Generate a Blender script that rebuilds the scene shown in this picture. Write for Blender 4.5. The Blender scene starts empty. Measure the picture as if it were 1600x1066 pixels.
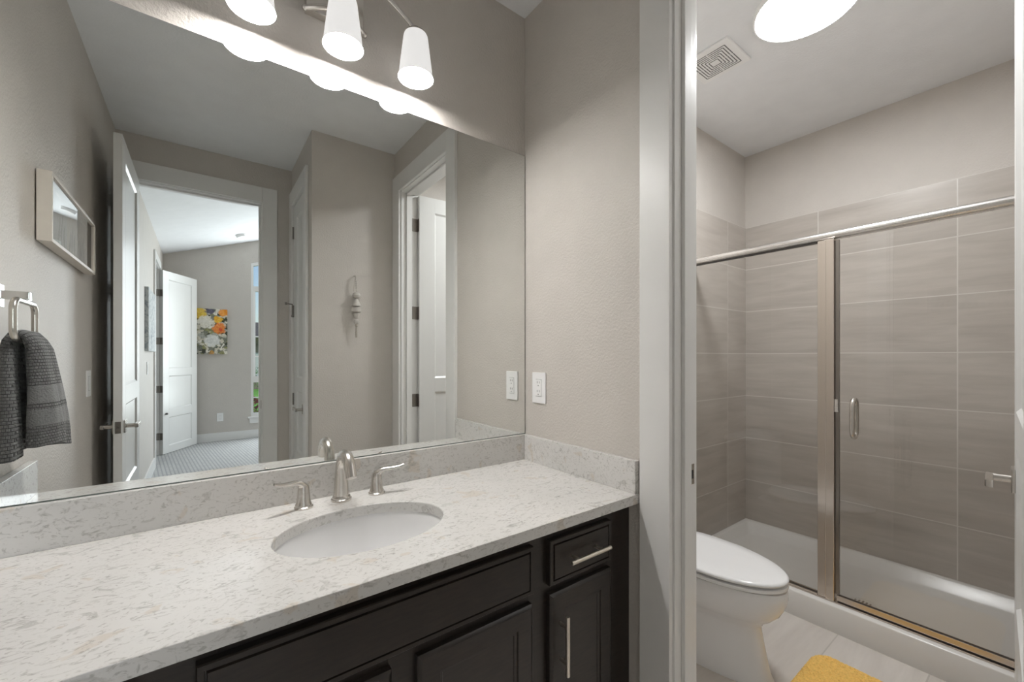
import bpy, bmesh, math, random
from mathutils import Vector, Matrix
random.seed(7)
PI = math.pi
S = bpy.context.scene
COL = S.collection

# ------------------------------------------------------------------ camera
cam_d = bpy.data.cameras.new('camera')
cam = bpy.data.objects.new('camera', cam_d)
COL.objects.link(cam)
cam.location = (-1.1114, -1.3815, 1.2899)
cam.rotation_euler = (PI / 2, 0, -math.radians(36.94))
cam_d.sensor_width = 36.0
cam_d.lens = 646.49 * 36.0 / 1600
cam_d.shift_y = 25.2 / 1600
cam_d.clip_start = 0.01
S.camera = cam

# ------------------------------------------------------------------ light, exposure
S.view_settings.view_transform = 'Standard'
S.view_settings.look = 'None'
S.view_settings.gamma = 1.0
S.view_settings.use_curve_mapping = False
S.view_settings.exposure = 0.2
try:
    S.cycles.use_denoising = True
    S.cycles.max_bounces = 14
    S.cycles.diffuse_bounces = 8
    S.cycles.glossy_bounces = 8
    S.cycles.transparent_max_bounces = 16
    S.cycles.sample_clamp_indirect = 6.0
except Exception:
    pass
world = bpy.data.worlds.new('sky')
S.world = world
world.use_nodes = True
wn = world.node_tree.nodes
wl = world.node_tree.links
wn.clear()
sky = wn.new('ShaderNodeTexSky')
sky.sky_type = 'NISHITA'
sky.sun_disc = False
sky.sun_elevation = math.radians(48)
sky.sun_rotation = math.radians(70)
bg = wn.new('ShaderNodeBackground')
bg.inputs['Strength'].default_value = 0.16
wo = wn.new('ShaderNodeOutputWorld')
wl.new(sky.outputs[0], bg.inputs['Color'])
wl.new(bg.outputs[0], wo.inputs['Surface'])

P_BULB = 10.0   # each vanity bulb, W
E_SHADE = 0.58   # glow of the outside of the frosted shades
P_DISC = 67.0   # radiance of the ceiling disc light
P_SIDE_FILL = 7.0   # fill lamps at the added, unseen bedroom side windows
E_LINING = 70.0   # inside of the shades, lit by the bulbs
P_SUN = 3.0
P_FAR = 84.0   # daylight through the tall far bedroom window


def lamp(name, kind, loc, energy, color=(1, 1, 1), rot=(0, 0, 0), **kw):
    d = bpy.data.lights.new(name, kind)
    d.energy = energy
    d.color = color
    for k, v in kw.items():
        setattr(d, k, v)
    o = bpy.data.objects.new(name, d)
    o.location = loc
    o.rotation_euler = rot
    COL.objects.link(o)
    return o


# added lamps brighten the bedroom from invented side windows (openings in wall_bedroom_east)
for yy in (-3.5, -5.3):
    lamp('window_daylight', 'AREA', (2.66, yy, 1.55), P_SIDE_FILL, (0.90, 0.96, 1.0), (0, PI / 2, 0),
         shape='RECTANGLE', size=2.1, size_y=1.2)
lamp('window_daylight', 'AREA', (0.08, -6.40, 1.75), P_FAR, (0.90, 0.96, 1.0), (PI / 2, 0, 0),
     shape='RECTANGLE', size=0.78, size_y=2.5)
lamp('sun', 'SUN', (6, -12, 9), P_SUN, (1, 0.96, 0.9), (math.radians(38), 0, math.radians(150)), angle=0.01)

# ------------------------------------------------------------------ helpers
WO = {}


def srgb(r, g, b):
    f = lambda c: (c / 255 / 12.92) if c / 255 <= 0.04045 else ((c / 255 + 0.055) / 1.055) ** 2.4
    return (f(r), f(g), f(b), 1.0)


class NT:
    """small node-tree builder"""
    def __init__(self, name):
        self.m = bpy.data.materials.new(name)
        self.m.use_nodes = True
        self.t = self.m.node_tree
        self.t.nodes.clear()
        self.out = self.t.nodes.new('ShaderNodeOutputMaterial')

    def n(self, typ, **kw):
        x = self.t.nodes.new(typ)
        for k, v in kw.items():
            setattr(x, k, v)
        return x

    def l(self, a, b):
        self.t.links.new(a, b)

    def bsdf(self, color=(0.8, 0.8, 0.8, 1), rough=0.5, metal=0.0, spec=0.5, **kw):
        b = self.n('ShaderNodeBsdfPrincipled')
        if len(color) == 3:
            color = (*color, 1)
        b.inputs['Base Color'].default_value = color
        b.inputs['Roughness'].default_value = rough
        b.inputs['Metallic'].default_value = metal
        b.inputs['Specular IOR Level'].default_value = spec
        for k, v in kw.items():
            b.inputs[k].default_value = v
        self.l(b.outputs[0], self.out.inputs['Surface'])
        self.b = b
        return b

    def pos(self, scale=(1, 1, 1), loc=(0, 0, 0), rot=(0, 0, 0)):
        g = self.n('ShaderNodeNewGeometry')
        mp = self.n('ShaderNodeMapping')
        mp.inputs['Scale'].default_value = scale
        mp.inputs['Location'].default_value = loc
        mp.inputs['Rotation'].default_value = rot
        self.l(g.outputs['Position'], mp.inputs['Vector'])
        return mp.outputs[0]

    def noise(self, vec, scale, detail=3, rough=0.5, dist=0.0):
        x = self.n('ShaderNodeTexNoise')
        x.inputs['Scale'].default_value = scale
        x.inputs['Detail'].default_value = detail
        x.inputs['Roughness'].default_value = rough
        x.inputs['Distortion'].default_value = dist
        self.l(vec, x.inputs['Vector'])
        return x.outputs['Fac']

    def ramp(self, fac, stops, interp='LINEAR'):
        r = self.n('ShaderNodeValToRGB')
        r.color_ramp.interpolation = interp
        el = r.color_ramp.elements
        while len(el) < len(stops):
            el.new(0.5)
        for e, (p, c) in zip(el, stops):
            e.position = p
            e.color = c if len(c) == 4 else (*c, 1)
        self.l(fac, r.inputs['Fac'])
        return r.outputs['Color']

    def mix(self, fac, a, b, mode='MIX'):
        m = self.n('ShaderNodeMix', data_type='RGBA', blend_type=mode)
        for sock, v in ((m.inputs['Factor'], fac), (m.inputs['A'], a), (m.inputs['B'], b)):
            if hasattr(v, 'is_linked') or hasattr(v, 'node'):
                self.l(v, sock)
            else:
                if sock.type == 'RGBA' and len(v) == 3:
                    v = (*v, 1)
                sock.default_value = v
        # Mix node exposes several sockets of each name; pick the colour ones
        return m.outputs['Result']

    def cmix(self, fac, a, b, mode='MIX'):
        m = self.n('ShaderNodeMixRGB', blend_type=mode)
        for i, v in enumerate((fac, a, b)):
            if hasattr(v, 'node'):
                self.l(v, m.inputs[i])
            else:
                if i and len(v) == 3:
                    v = (*v, 1)
                m.inputs[i].default_value = v
        return m.outputs[0]

    def math(self, op, a, b=0.0):
        m = self.n('ShaderNodeMath', operation=op)
        for i, v in enumerate((a, b)):
            if hasattr(v, 'node'):
                self.l(v, m.inputs[i])
            else:
                m.inputs[i].default_value = v
        return m.outputs[0]

    def bump(self, height, strength=0.3, dist=0.002):
        b = self.n('ShaderNodeBump')
        b.inputs['Strength'].default_value = strength
        b.inputs['Distance'].default_value = dist
        self.l(height, b.inputs['Height'])
        self.l(b.outputs[0], self.b.inputs['Normal'])


M = {}


def simple(name, color, rough=0.5, metal=0.0, spec=0.5, var=0.0, vscale=8, bump=None, **kw):
    """principled surface with slight procedural colour variation"""
    t = NT(name)
    if len(color) == 3:
        color = (*color, 1)
    t.bsdf(color, rough, metal, spec, **kw)
    if var:
        f = t.noise(t.pos(), vscale, 3)
        lo = tuple(c * (1 - var) for c in color[:3])
        hi = tuple(min(1, c * (1 + var)) for c in color[:3])
        t.l(t.ramp(f, [(0.3, lo), (0.7, hi)]), t.b.inputs['Base Color'])
    if bump:
        sc, st, ds = bump
        t.bump(t.noise(t.pos(), sc, 2), st, ds)
    M[name] = t.m
    return t.m


simple('wall_paint', (0.58, 0.545, 0.505), 0.55, spec=0.40, var=0.02, bump=(120, 0.42, 0.005))
simple('ceiling_paint', (0.83, 0.84, 0.855), 0.85, spec=0.2, var=0.02, bump=(90, 0.3, 0.004))
simple('trim_paint', (0.78, 0.775, 0.76), 0.34, spec=0.45, var=0.01, bump=(40, 0.04, 0.001))
simple('door_paint', (0.74, 0.74, 0.725), 0.30, spec=0.45, var=0.01, bump=(30, 0.04, 0.001))
simple('porcelain', (0.80, 0.80, 0.80), 0.10, spec=0.5, var=0.01)
simple('acrylic', (0.70, 0.685, 0.66), 0.22, spec=0.45, var=0.01)
simple('white_plastic', (0.86, 0.86, 0.855), 0.35, var=0.01)
simple('dark_slot', (0.03, 0.03, 0.03), 0.6, var=0.1)
simple('slot_grey', (0.16, 0.16, 0.16), 0.6, var=0.1)
simple('seal', (0.05, 0.045, 0.04), 0.4, var=0.1)
simple('frame_wood', (0.68, 0.63, 0.57), 0.5, var=0.04, vscale=20)
simple('mat_board', (0.62, 0.60, 0.56), 0.8, var=0.03, vscale=30)
simple('panel_grey', (0.42, 0.42, 0.41), 0.8, var=0.1, vscale=25)
simple('panel_beige', (0.52, 0.44, 0.36), 0.8, var=0.08, vscale=25)
simple('panel_brown', (0.30, 0.26, 0.22), 0.8, var=0.1, vscale=25)
simple('sprig', (0.06, 0.07, 0.06), 0.8, var=0.3, vscale=80)
simple('bead_wood', (0.58, 0.55, 0.51), 0.7, var=0.08, vscale=60)
simple('twine', (0.50, 0.46, 0.40), 0.9, var=0.1, vscale=200)
simple('mat_yellow', srgb(240, 200, 118), 0.95, spec=0.1, var=0.10, vscale=120, bump=(420, 0.4, 0.005))
simple('grass', (0.10, 0.30, 0.035), 0.9, var=0.4, vscale=6)
simple('leaf_green', (0.05, 0.14, 0.03), 0.7, var=0.5, vscale=18)
simple('leaf_red', (0.30, 0.035, 0.035), 0.7, var=0.5, vscale=18)
simple('house_stone', (0.20, 0.17, 0.14), 0.9, var=0.5, vscale=3)
simple('house_roof', (0.06, 0.055, 0.055), 0.9, var=0.3, vscale=4)
simple('house_trim', (0.45, 0.48, 0.5), 0.7, var=0.05)


def brushed(name, color, rough, sc=(1, 1, 60)):
    t = NT(name)
    t.bsdf((*color, 1), rough, 1.0)
    f = t.noise(t.pos(sc), 12, 1)
    t.l(t.ramp(f, [(0.3, (rough * 0.95,) * 3), (0.7, (rough * 1.05,) * 3)]), t.b.inputs['Roughness'])
    M[name] = t.m


brushed('nickel', (0.66, 0.63, 0.59), 0.24)
brushed('pull_metal', (0.78, 0.72, 0.64), 0.30)
brushed('bronze_nickel', (0.28, 0.26, 0.24), 0.32)
brushed('satin_aluminium', (0.84, 0.82, 0.80), 0.28)
brushed('enclosure_metal', (0.66, 0.60, 0.54), 0.26)
brushed('chrome', (0.75, 0.75, 0.75), 0.08)

t = NT('mirror_silver')
t.bsdf((0.86, 0.875, 0.86, 1), 0.0, 1.0)
fm = t.noise(t.pos(), 0.7, 1)
t.l(t.ramp(fm, [(0.2, (0.855, 0.87, 0.855)), (0.8, (0.865, 0.88, 0.865))]), t.b.inputs['Base Color'])
M['mirror_silver'] = t.m
simple('mirror_edge', (0.10, 0.12, 0.11), 0.25, var=0.1)

# thin clear glass: fresnel mix of clear transmission and mirror reflection
t = NT('clear_glass')
fr = t.n('ShaderNodeFresnel')
fr.inputs['IOR'].default_value = 1.45
tr = t.n('ShaderNodeBsdfTransparent')
fg = t.noise(t.pos(), 2.0, 1)
t.l(t.ramp(fg, [(0, (0.975, 0.975, 0.97)), (1, (0.985, 0.985, 0.98))]), tr.inputs['Color'])
gl = t.n('ShaderNodeBsdfGlossy')
gl.inputs['Roughness'].default_value = 0.0
mx = t.n('ShaderNodeMixShader')
gg = t.n('ShaderNodeNewGeometry')
t.l(t.math('MULTIPLY', t.math('MULTIPLY', fr.outputs[0], 2.0), t.math('SUBTRACT', 1.0, gg.outputs['Backfacing'])), mx.inputs[0])
t.l(tr.outputs[0], mx.inputs[1])
t.l(gl.outputs[0], mx.inputs[2])
t.l(mx.outputs[0], t.out.inputs['Surface'])
M['clear_glass'] = t.m


def glow(name, color, strength, base=(0.8, 0.8, 0.8)):
    t = NT(name)
    t.bsdf((*base, 1), 0.35)
    t.b.inputs['Emission Color'].default_value = (*color, 1)
    t.b.inputs['Emission Strength'].default_value = strength
    f = t.noise(t.pos(), 3, 1)
    t.l(t.ramp(f, [(0, tuple(c * 0.99 for c in base)), (1, base)]), t.b.inputs['Base Color'])
    M[name] = t.m


glow('shade_glass', (1.0, 0.985, 0.97), E_SHADE, (0.40, 0.40, 0.395))
glow('shade_lining', (1.0, 0.98, 0.955), E_LINING, (0.7, 0.7, 0.7))
glow('disc_diffuser', (0.97, 0.985, 1.0), P_DISC)

# quartz: warm white with grey swooshes and beige patches
t = NT('quartz')
t.bsdf((0.7, 0.7, 0.68, 1), 0.16, spec=0.5)
v = t.pos((1, 1.0, 1.0), rot=(0.3, 0.2, 0.6))
vs = t.pos((0.8, 1.3, 1.3), rot=(0.5, 0.4, 0.35))
n1 = t.noise(vs, 24, 5, 0.6, 1.7)
grey = t.ramp(n1, [(0.575, (0, 0, 0)), (0.66, (1, 1, 1))])
n1b = t.noise(vs, 60, 4, 0.6, 2.0)
grey2 = t.ramp(n1b, [(0.55, (0, 0, 0)), (0.66, (1, 1, 1))])
n2 = t.noise(v, 13, 3, 0.5, 0.9)
beige = t.ramp(n2, [(0.63, (0, 0, 0)), (0.67, (1, 1, 1))])
n3 = t.noise(v, 3.0, 2)
base = t.ramp(n3, [(0.3, srgb(204, 203, 200)), (0.7, srgb(216, 214, 211))])
c = t.cmix(t.math('MULTIPLY', beige, 0.42), base, srgb(196, 182, 164))
c = t.cmix(t.math('MULTIPLY', grey, 0.42), c, srgb(150, 147, 142))
c = t.cmix(t.math('MULTIPLY', grey2, 0.50), c, srgb(140, 137, 131))
t.l(c, t.b.inputs['Base Color'])
M['quartz'] = t.m

# dark espresso wood
t = NT('espresso')
t.bsdf((0.02, 0.015, 0.012, 1), 0.30, spec=0.5)
f = t.noise(t.pos((3, 3, 22), rot=(0, PI / 2, 0)), 6, 4, 0.6, 0.4)
t.l(t.ramp(f, [(0.3, (0.016, 0.012, 0.010)), (0.7, (0.030, 0.022, 0.017))]), t.b.inputs['Base Color'])
M['espresso'] = t.m


def tile_mat(name, axis, c_lo, c_hi, grout, w, h, ou, ov, rough, mortar=0.0028):
    """stacked porcelain tile with stone streaks; axis picks which world axes are u,v"""
    t = NT(name)
    t.bsdf((*c_lo, 1), rough, spec=0.4)
    g = t.n('ShaderNodeNewGeometry')
    sp = t.n('ShaderNodeSeparateXYZ')
    t.l(g.outputs['Position'], sp.inputs[0])
    u = t.math('ADD', sp.outputs[axis[0]], ou)
    vv = t.math('ADD', sp.outputs[axis[1]], ov)
    cb = t.n('ShaderNodeCombineXYZ')
    t.l(u, cb.inputs[0])
    t.l(vv, cb.inputs[1])
    br = t.n('ShaderNodeTexBrick')
    br.offset = 0.0
    br.squash = 1.0
    br.inputs['Scale'].default_value = 1.0
    br.inputs['Brick Width'].default_value = w
    br.inputs['Row Height'].default_value = h
    br.inputs['Mortar Size'].default_value = mortar
    br.inputs['Mortar Smooth'].default_value = 0.1
    br.inputs['Color1'].default_value = (0, 0, 0, 1)
    br.inputs['Color2'].default_value = (1, 1, 1, 1)
    br.inputs['Mortar'].default_value = (0.5, 0.5, 0.5, 1)
    t.l(cb.outputs[0], br.inputs['Vector'])
    # streaks, shifted per tile
    cb2 = t.n('ShaderNodeCombineXYZ')
    t.l(t.math('MULTIPLY', u, 1.6), cb2.inputs[0])
    t.l(t.math('MULTIPLY', vv, 12.0), cb2.inputs[1])
    t.l(t.math('MULTIPLY', br.outputs['Color'], 9.0), cb2.inputs[2])
    f = t.noise(cb2.outputs[0], 1.4, 6, 0.6, 0.3)
    col = t.ramp(f, [(0.3, c_lo), (0.68, c_hi)])
    col = t.cmix(0.22, col, t.ramp(br.outputs['Color'], [(0, tuple(x * 0.88 for x in c_lo)), (1, c_hi)]))
    col = t.cmix(br.outputs['Fac'], col, grout)
    t.l(col, t.b.inputs['Base Color'])
    inv = t.math('SUBTRACT', 1.0, br.outputs['Fac'])
    t.bump(inv, 0.3, 0.001)
    M[name] = t.m


TL, TH, TG = (0.41, 0.37, 0.33), (0.54, 0.50, 0.455), (0.62, 0.595, 0.555)
tile_mat('tile_back', (1, 2), TL, TH, TG, 0.61, 0.3025, 1.053 + 6.1, -0.105 + 3.025, 0.32)
tile_mat('tile_side', (0, 2), TL, TH, TG, 0.61, 0.3025, -1.775 + 6.1, -0.105 + 3.025, 0.32)
tile_mat('floor_tile', (0, 1), (0.53, 0.49, 0.45), (0.65, 0.61, 0.565), (0.46, 0.43, 0.39), 0.61, 0.3025, 6.05, 6.2, 0.35)

# carpet: pale grey loop with a small woven lattice
t = NT('carpet')
t.bsdf((0.5, 0.5, 0.5, 1), 0.95, spec=0.1)
ck = t.n('ShaderNodeTexBrick')
ck.inputs['Scale'].default_value = 1.0
ck.inputs['Brick Width'].default_value = 0.075
ck.inputs['Row Height'].default_value = 0.034
ck.inputs['Mortar Size'].default_value = 0.009
ck.inputs['Mortar Smooth'].default_value = 0.6
ck.inputs['Color1'].default_value = (0.47, 0.47, 0.47, 1)
ck.inputs['Color2'].default_value = (0.53, 0.53, 0.52, 1)
ck.inputs['Mortar'].default_value = (0.36, 0.365, 0.37, 1)
t.l(t.pos(rot=(0, 0, PI / 2 + 0.1)), ck.inputs['Vector'])
t.l(ck.outputs['Color'], t.b.inputs['Base Color'])
t.bump(t.noise(t.pos(), 300, 2), 0.5, 0.004)
M['carpet'] = t.m

# towel: charcoal basket weave with two smooth dobby bands
t = NT('towel')
t.bsdf((0.08, 0.08, 0.08, 1), 0.95, spec=0.1)
t.b.inputs['Sheen Weight'].default_value = 0.25
uv = t.n('ShaderNodeUVMap')
uv.uv_map = 'UVMap'
bk = t.n('ShaderNodeTexBrick')
bk.inputs['Scale'].default_value = 1.0
bk.inputs['Brick Width'].default_value = 0.013
bk.inputs['Row Height'].default_value = 0.0085
bk.inputs['Mortar Size'].default_value = 0.0016
bk.inputs['Mortar Smooth'].default_value = 1.0
bk.inputs['Color1'].default_value = (0.150, 0.150, 0.150, 1)
bk.inputs['Color2'].default_value = (0.118, 0.118, 0.120, 1)
bk.inputs['Mortar'].default_value = (0.045, 0.045, 0.046, 1)
t.l(uv.outputs[0], bk.inputs['Vector'])
sx = t.n('ShaderNodeSeparateXYZ')
t.l(uv.outputs[0], sx.inputs[0])


def band(a, b):
    return t.math('MULTIPLY', t.math('GREATER_THAN', sx.outputs[1], a), t.math('LESS_THAN', sx.outputs[1], b))


bands = t.math('ADD', band(0.060, 0.105), band(0.122, 0.170))
fz = t.noise(t.pos(), 260, 2)
smooth_c = t.ramp(fz, [(0.3, (0.14, 0.14, 0.142)), (0.7, (0.19, 0.19, 0.192))])
t.l(t.cmix(bands, bk.outputs['Color'], smooth_c), t.b.inputs['Base Color'])
hh = t.math('SUBTRACT', 1.0, bk.outputs['Fac'])
t.bump(t.math('ADD', t.math('MULTIPLY', hh, t.math('SUBTRACT', 1.0, bands)), t.math('MULTIPLY', fz, 0.4)), 0.8, 0.004)
M['towel'] = t.m

# loose floral painting
t = NT('painting')
t.bsdf((0.5, 0.5, 0.5, 1), 0.6)
v = t.pos()
vo = t.n('ShaderNodeTexVoronoi')
vo.inputs['Scale'].default_value = 22
wv = t.n('ShaderNodeVectorMath', operation='ADD')
nz = t.n('ShaderNodeTexNoise')
nz.inputs['Scale'].default_value = 9
t.l(v, nz.inputs['Vector'])
sc = t.n('ShaderNodeVectorMath', operation='SCALE')
sc.inputs['Scale'].default_value = 0.12
t.l(nz.outputs['Color'], sc.inputs[0])
t.l(v, wv.inputs[0])
t.l(sc.outputs[0], wv.inputs[1])
t.l(wv.outputs[0], vo.inputs['Vector'])
spx = t.n('ShaderNodeSeparateColor')
t.l(vo.outputs['Color'], spx.inputs[0])
pal = t.ramp(spx.outputs[0], [(0.0, srgb(120, 122, 110)), (0.2, srgb(206, 200, 186)), (0.42, srgb(168, 168, 160)),
                              (0.58, srgb(225, 221, 210)), (0.76, srgb(140, 140, 100)), (0.90, srgb(60, 66, 50))], 'CONSTANT')
sp = t.n('ShaderNodeSeparateXYZ')
t.l(v, sp.inputs[0])


def spot(cx, cz, r0, r1):
    dx = t.math('SUBTRACT', sp.outputs[0], cx)
    dz = t.math('SUBTRACT', sp.outputs[2], cz)
    d = t.math('SQRT', t.math('ADD', t.math('MULTIPLY', dx, dx), t.math('MULTIPLY', dz, dz)))
    d = t.math('ADD', d, t.math('MULTIPLY', t.noise(v, 24, 3), 0.10))
    return t.ramp(d, [(r0, (1, 1, 1)), (r1, (0, 0, 0))])


c = pal
for (cx, cz, r0, r1, colr) in ((-1.13, 1.95, 0.13, 0.15, srgb(226, 190, 60)), (-0.83, 1.97, 0.10, 0.12, srgb(236, 150, 40)),
                               (-0.90, 1.86, 0.09, 0.11, srgb(240, 186, 40)), (-0.89, 1.73, 0.12, 0.14, srgb(238, 140, 60)),
                               (-0.88, 1.70, 0.065, 0.08, srgb(215, 70, 40)), (-1.00, 1.98, 0.09, 0.11, srgb(84, 80, 104)),
                               (-1.05, 1.82, 0.13, 0.15, srgb(228, 224, 214)), (-0.97, 1.54, 0.13, 0.15, srgb(222, 222, 220)),
                               (-1.08, 1.38, 0.07, 0.09, srgb(52, 54, 48)), (-0.98, 1.35, 0.07, 0.09, srgb(190, 140, 60))):
    c = t.cmix(t.math('MULTIPLY', spot(cx, cz, r0, r1), 0.9), c, colr)
fine = t.noise(v, 60, 4)
c = t.cmix(0.35, c, t.ramp(fine, [(0.35, (0.12, 0.12, 0.10)), (0.65, (0.8, 0.78, 0.72))]), 'OVERLAY')
t.l(c, t.b.inputs['Base Color'])
M['painting'] = t.m
t = NT('blue_print')
t.bsdf((0.5, 0.5, 0.5, 1), 0.7)
f = t.noise(t.pos(), 9, 5, 0.6, 1.5)
t.l(t.ramp(f, [(0.35, srgb(120, 130, 140)), (0.5, srgb(205, 208, 208)), (0.65, srgb(150, 160, 165))]), t.b.inputs['Base Color'])
M['blue_print'] = t.m


# ---- mesh helpers
def NB():
    return bmesh.new()


def _merge(bm, tb):
    me = bpy.data.meshes.new('tmp')
    tb.to_mesh(me)
    tb.free()
    bm.from_mesh(me)
    bpy.data.meshes.remove(me)


def box(bm, x0, x1, y0, y1, z0, z1, bev=0.0, seg=2):
    tb = bmesh.new()
    bmesh.ops.create_cube(tb, size=1)
    for v in tb.verts:
        v.co = Vector(((x0 + x1) / 2 + v.co.x * (x1 - x0), (y0 + y1) / 2 + v.co.y * (y1 - y0), (z0 + z1) / 2 + v.co.z * (z1 - z0)))
    if bev:
        bmesh.ops.bevel(tb, geom=tb.edges[:], offset=bev, segments=seg, profile=0.5, affect='EDGES')
    _merge(bm, tb)
    return bm


def prism(bm, poly, axis, a, b):
    """extrude a 2-D polygon along axis 0/1/2 from a to b"""
    def p3(p, t):
        q = list(p)
        q.insert(axis, t)
        return Vector(q)
    va = [bm.verts.new(p3(p, a)) for p in poly]
    vb = [bm.verts.new(p3(p, b)) for p in poly]
    n = len(poly)
    fs = [bm.faces.new(va), bm.faces.new(list(reversed(vb)))]
    for i in range(n):
        fs.append(bm.faces.new((va[i], vb[i], vb[(i + 1) % n], va[(i + 1) % n])))
    bmesh.ops.recalc_face_normals(bm, faces=fs)
    return bm


def loft(bm, rings, closed=True, cap0=True, cap1=True, loop=False):
    V = [[bm.verts.new(p) for p in r] for r in rings]
    n = len(rings[0])
    fs = []
    rng = range(len(V)) if loop else range(len(V) - 1)
    for i in rng:
        a, b = V[i], V[(i + 1) % len(V)]
        for j in range(n if closed else n - 1):
            k = (j + 1) % n
            fs.append(bm.faces.new((a[j], a[k], b[k], b[j])))
    if not loop and closed:
        if cap0:
            fs.append(bm.faces.new(list(reversed(V[0]))))
        if cap1:
            fs.append(bm.faces.new(V[-1]))
    bmesh.ops.recalc_face_normals(bm, faces=fs)
    return V


def lathe(bm, prof, c=(0, 0, 0), n=32, sx=1.0, sy=1.0, axis='Z', cap0=True, cap1=True):
    rings = []
    for r, z in prof:
        ring = []
        for i in range(n):
            a = 2 * PI * i / n
            p = (r * math.cos(a) * sx, r * math.sin(a) * sy, z)
            if axis == 'Y':
                p = (p[0], p[2], p[1])
            elif axis == 'X':
                p = (p[2], p[0], p[1])
            ring.append(Vector(p) + Vector(c))
        rings.append(ring)
    return loft(bm, rings, True, cap0, cap1)


def tube(bm, pts, rad, n=14, flat=1.0, up=None, loop=False, caps=True):
    """sweep a circle (or ellipse, flat<1 squeezes it along the frame's second axis) along pts"""
    pts = [Vector(p) for p in pts]
    m = len(pts)
    if not hasattr(rad, '__len__'):
        rad = [rad] * m
    if not hasattr(flat, '__len__'):
        flat = [flat] * m
    rings = []
    prev = Vector(up) if up else None
    for i in range(m):
        if loop:
            d = pts[(i + 1) % m] - pts[i - 1]
        else:
            d = pts[min(i + 1, m - 1)] - pts[max(i - 1, 0)]
        d.normalize()
        if prev is None:
            prev = Vector((0, 0, 1)) if abs(d.z) < 0.9 else Vector((1, 0, 0))
        s = (prev - d * prev.dot(d)).normalized()
        w = d.cross(s)
        prev = s
        rings.append([pts[i] + (w * math.cos(2 * PI * k / n) + s * math.sin(2 * PI * k / n) * flat[i]) * rad[i] for k in range(n)])
    loft(bm, rings, True, caps, caps, loop)
    return bm


def arc(c, r, a0, a1, n, plane='xz', ry=None):
    out = []
    for i in range(n + 1):
        a = a0 + (a1 - a0) * i / n
        u, v = r * math.cos(a), (ry or r) * math.sin(a)
        if plane == 'xz':
            out.append((c[0] + u, c[1], c[2] + v))
        elif plane == 'yz':
            out.append((c[0], c[1] + u, c[2] + v))
        else:
            out.append((c[0] + u, c[1] + v, c[2]))
    return out


def uvsphere(bm, c, r, sx=1, sy=1, sz=1, n=16):
    m = n // 2
    lathe(bm, [(r * math.sin(PI * (i + 0.02) / (m + 0.04)), -r * sz * math.cos(PI * (i + 0.02) / (m + 0.04))) for i in range(m + 1)], c, n, sx, sy)


def origin_of(o):
    v = Vector((0, 0, 0))
    while o is not None:
        v += WO.get(o, Vector((0, 0, 0)))
        o = o.parent
    return v


def obj(name, bm, mat, parent=None, local=False, smooth=30, bevel=0.0):
    """link one mesh object; coordinates in bm are world coordinates unless local"""
    me = bpy.data.meshes.new(name)
    if parent is not None:
        if not local:
            off = origin_of(parent)
            for v in bm.verts:
                v.co -= off
        loc = Vector((0, 0, 0))
    else:
        xs = [v.co.x for v in bm.verts]
        ys = [v.co.y for v in bm.verts]
        zs = [v.co.z for v in bm.verts]
        loc = Vector(((min(xs) + max(xs)) / 2, (min(ys) + max(ys)) / 2, min(zs)))
        for v in bm.verts:
            v.co -= loc
    bm.to_mesh(me)
    bm.free()
    if smooth:
        me.shade_smooth()
        me.set_sharp_from_angle(angle=math.radians(smooth))
    o = bpy.data.objects.new(name, me)
    me.materials.append(M[mat] if isinstance(mat, str) else mat)
    COL.objects.link(o)
    o.location = loc
    WO[o] = loc
    if parent is not None:
        o.parent = parent
    if smooth == 30:
        wn_ = o.modifiers.new('weighted_normal', 'WEIGHTED_NORMAL')
        wn_.keep_sharp = True
        wn_.weight = 100
    if bevel:
        md = o.modifiers.new('bevel', 'BEVEL')
        md.width = bevel
        md.segments = 2
        md.limit_method = 'ANGLE'
        md.angle_limit = math.radians(40)
    return o


def tag(o, label, cat, group=None, kind=None):
    o['label'] = label
    o['category'] = cat
    if group:
        o['group'] = group
    if kind:
        o['kind'] = kind
    return o


def thing(name, loc, label, cat, group=None, rotz=0.0, kind=None):
    o = bpy.data.objects.new(name, None)
    o.empty_display_size = 0.05
    COL.objects.link(o)
    o.location = loc
    o.rotation_euler = (0, 0, rotz)
    WO[o] = Vector(loc)
    return tag(o, label, cat, group, kind)


def struct(name, bm, mat, label, cat, **kw):
    return tag(obj(name, bm, mat, **kw), label, cat, kind='structure')


# ------------------------------------------------------------------ room shell
H = 2.743          # bathroom ceiling
XL = -1.547        # west wall face
YS = -2.239        # entry (south) wall face
YB = -6.38         # bedroom far wall face
XE = 2.60          # bedroom east wall face
SL = 0.334         # slope of the bedroom ceiling
CZ = lambda x: 2.77 + SL * (x - XL)

b = NB()
box(b, XL - 0.12, 2.163, 0.005, 0.125, 0, 2.80)
struct('wall_north', b, 'wall_paint', 'textured greige wall behind the big mirror and the vanity light', 'wall', smooth=0)

b = NB()   # wall between vanity room and toilet room, with the door opening
box(b, 0, 0.115, -0.682, 0.005, 0, H)
box(b, 0, 0.115, -1.50, -1.393, 0, H)
box(b, 0, 0.115, -1.393, -0.682, 2.455, H)
struct('wall_east', b, 'wall_paint', 'textured greige side wall with the power outlet and the toilet room doorway', 'wall', smooth=0)

b = NB()
box(b, -0.545, 2.163, -1.615, -1.50, 0, H)
struct('wall_closet_north', b, 'wall_paint', 'greige wall face with hanging bead garland, seen in the mirror', 'wall', smooth=0)
b = NB()
box(b, -0.545, -0.43, -1.675, -1.615, 0, H)
box(b, -0.545, -0.43, YS, -2.150, 0, H)
box(b, -0.545, -0.43, -2.150, -1.675, 2.455, H)
struct('wall_closet_west', b, 'wall_paint', 'narrow greige closet wall holding the linen closet door', 'wall', smooth=0)

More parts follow.
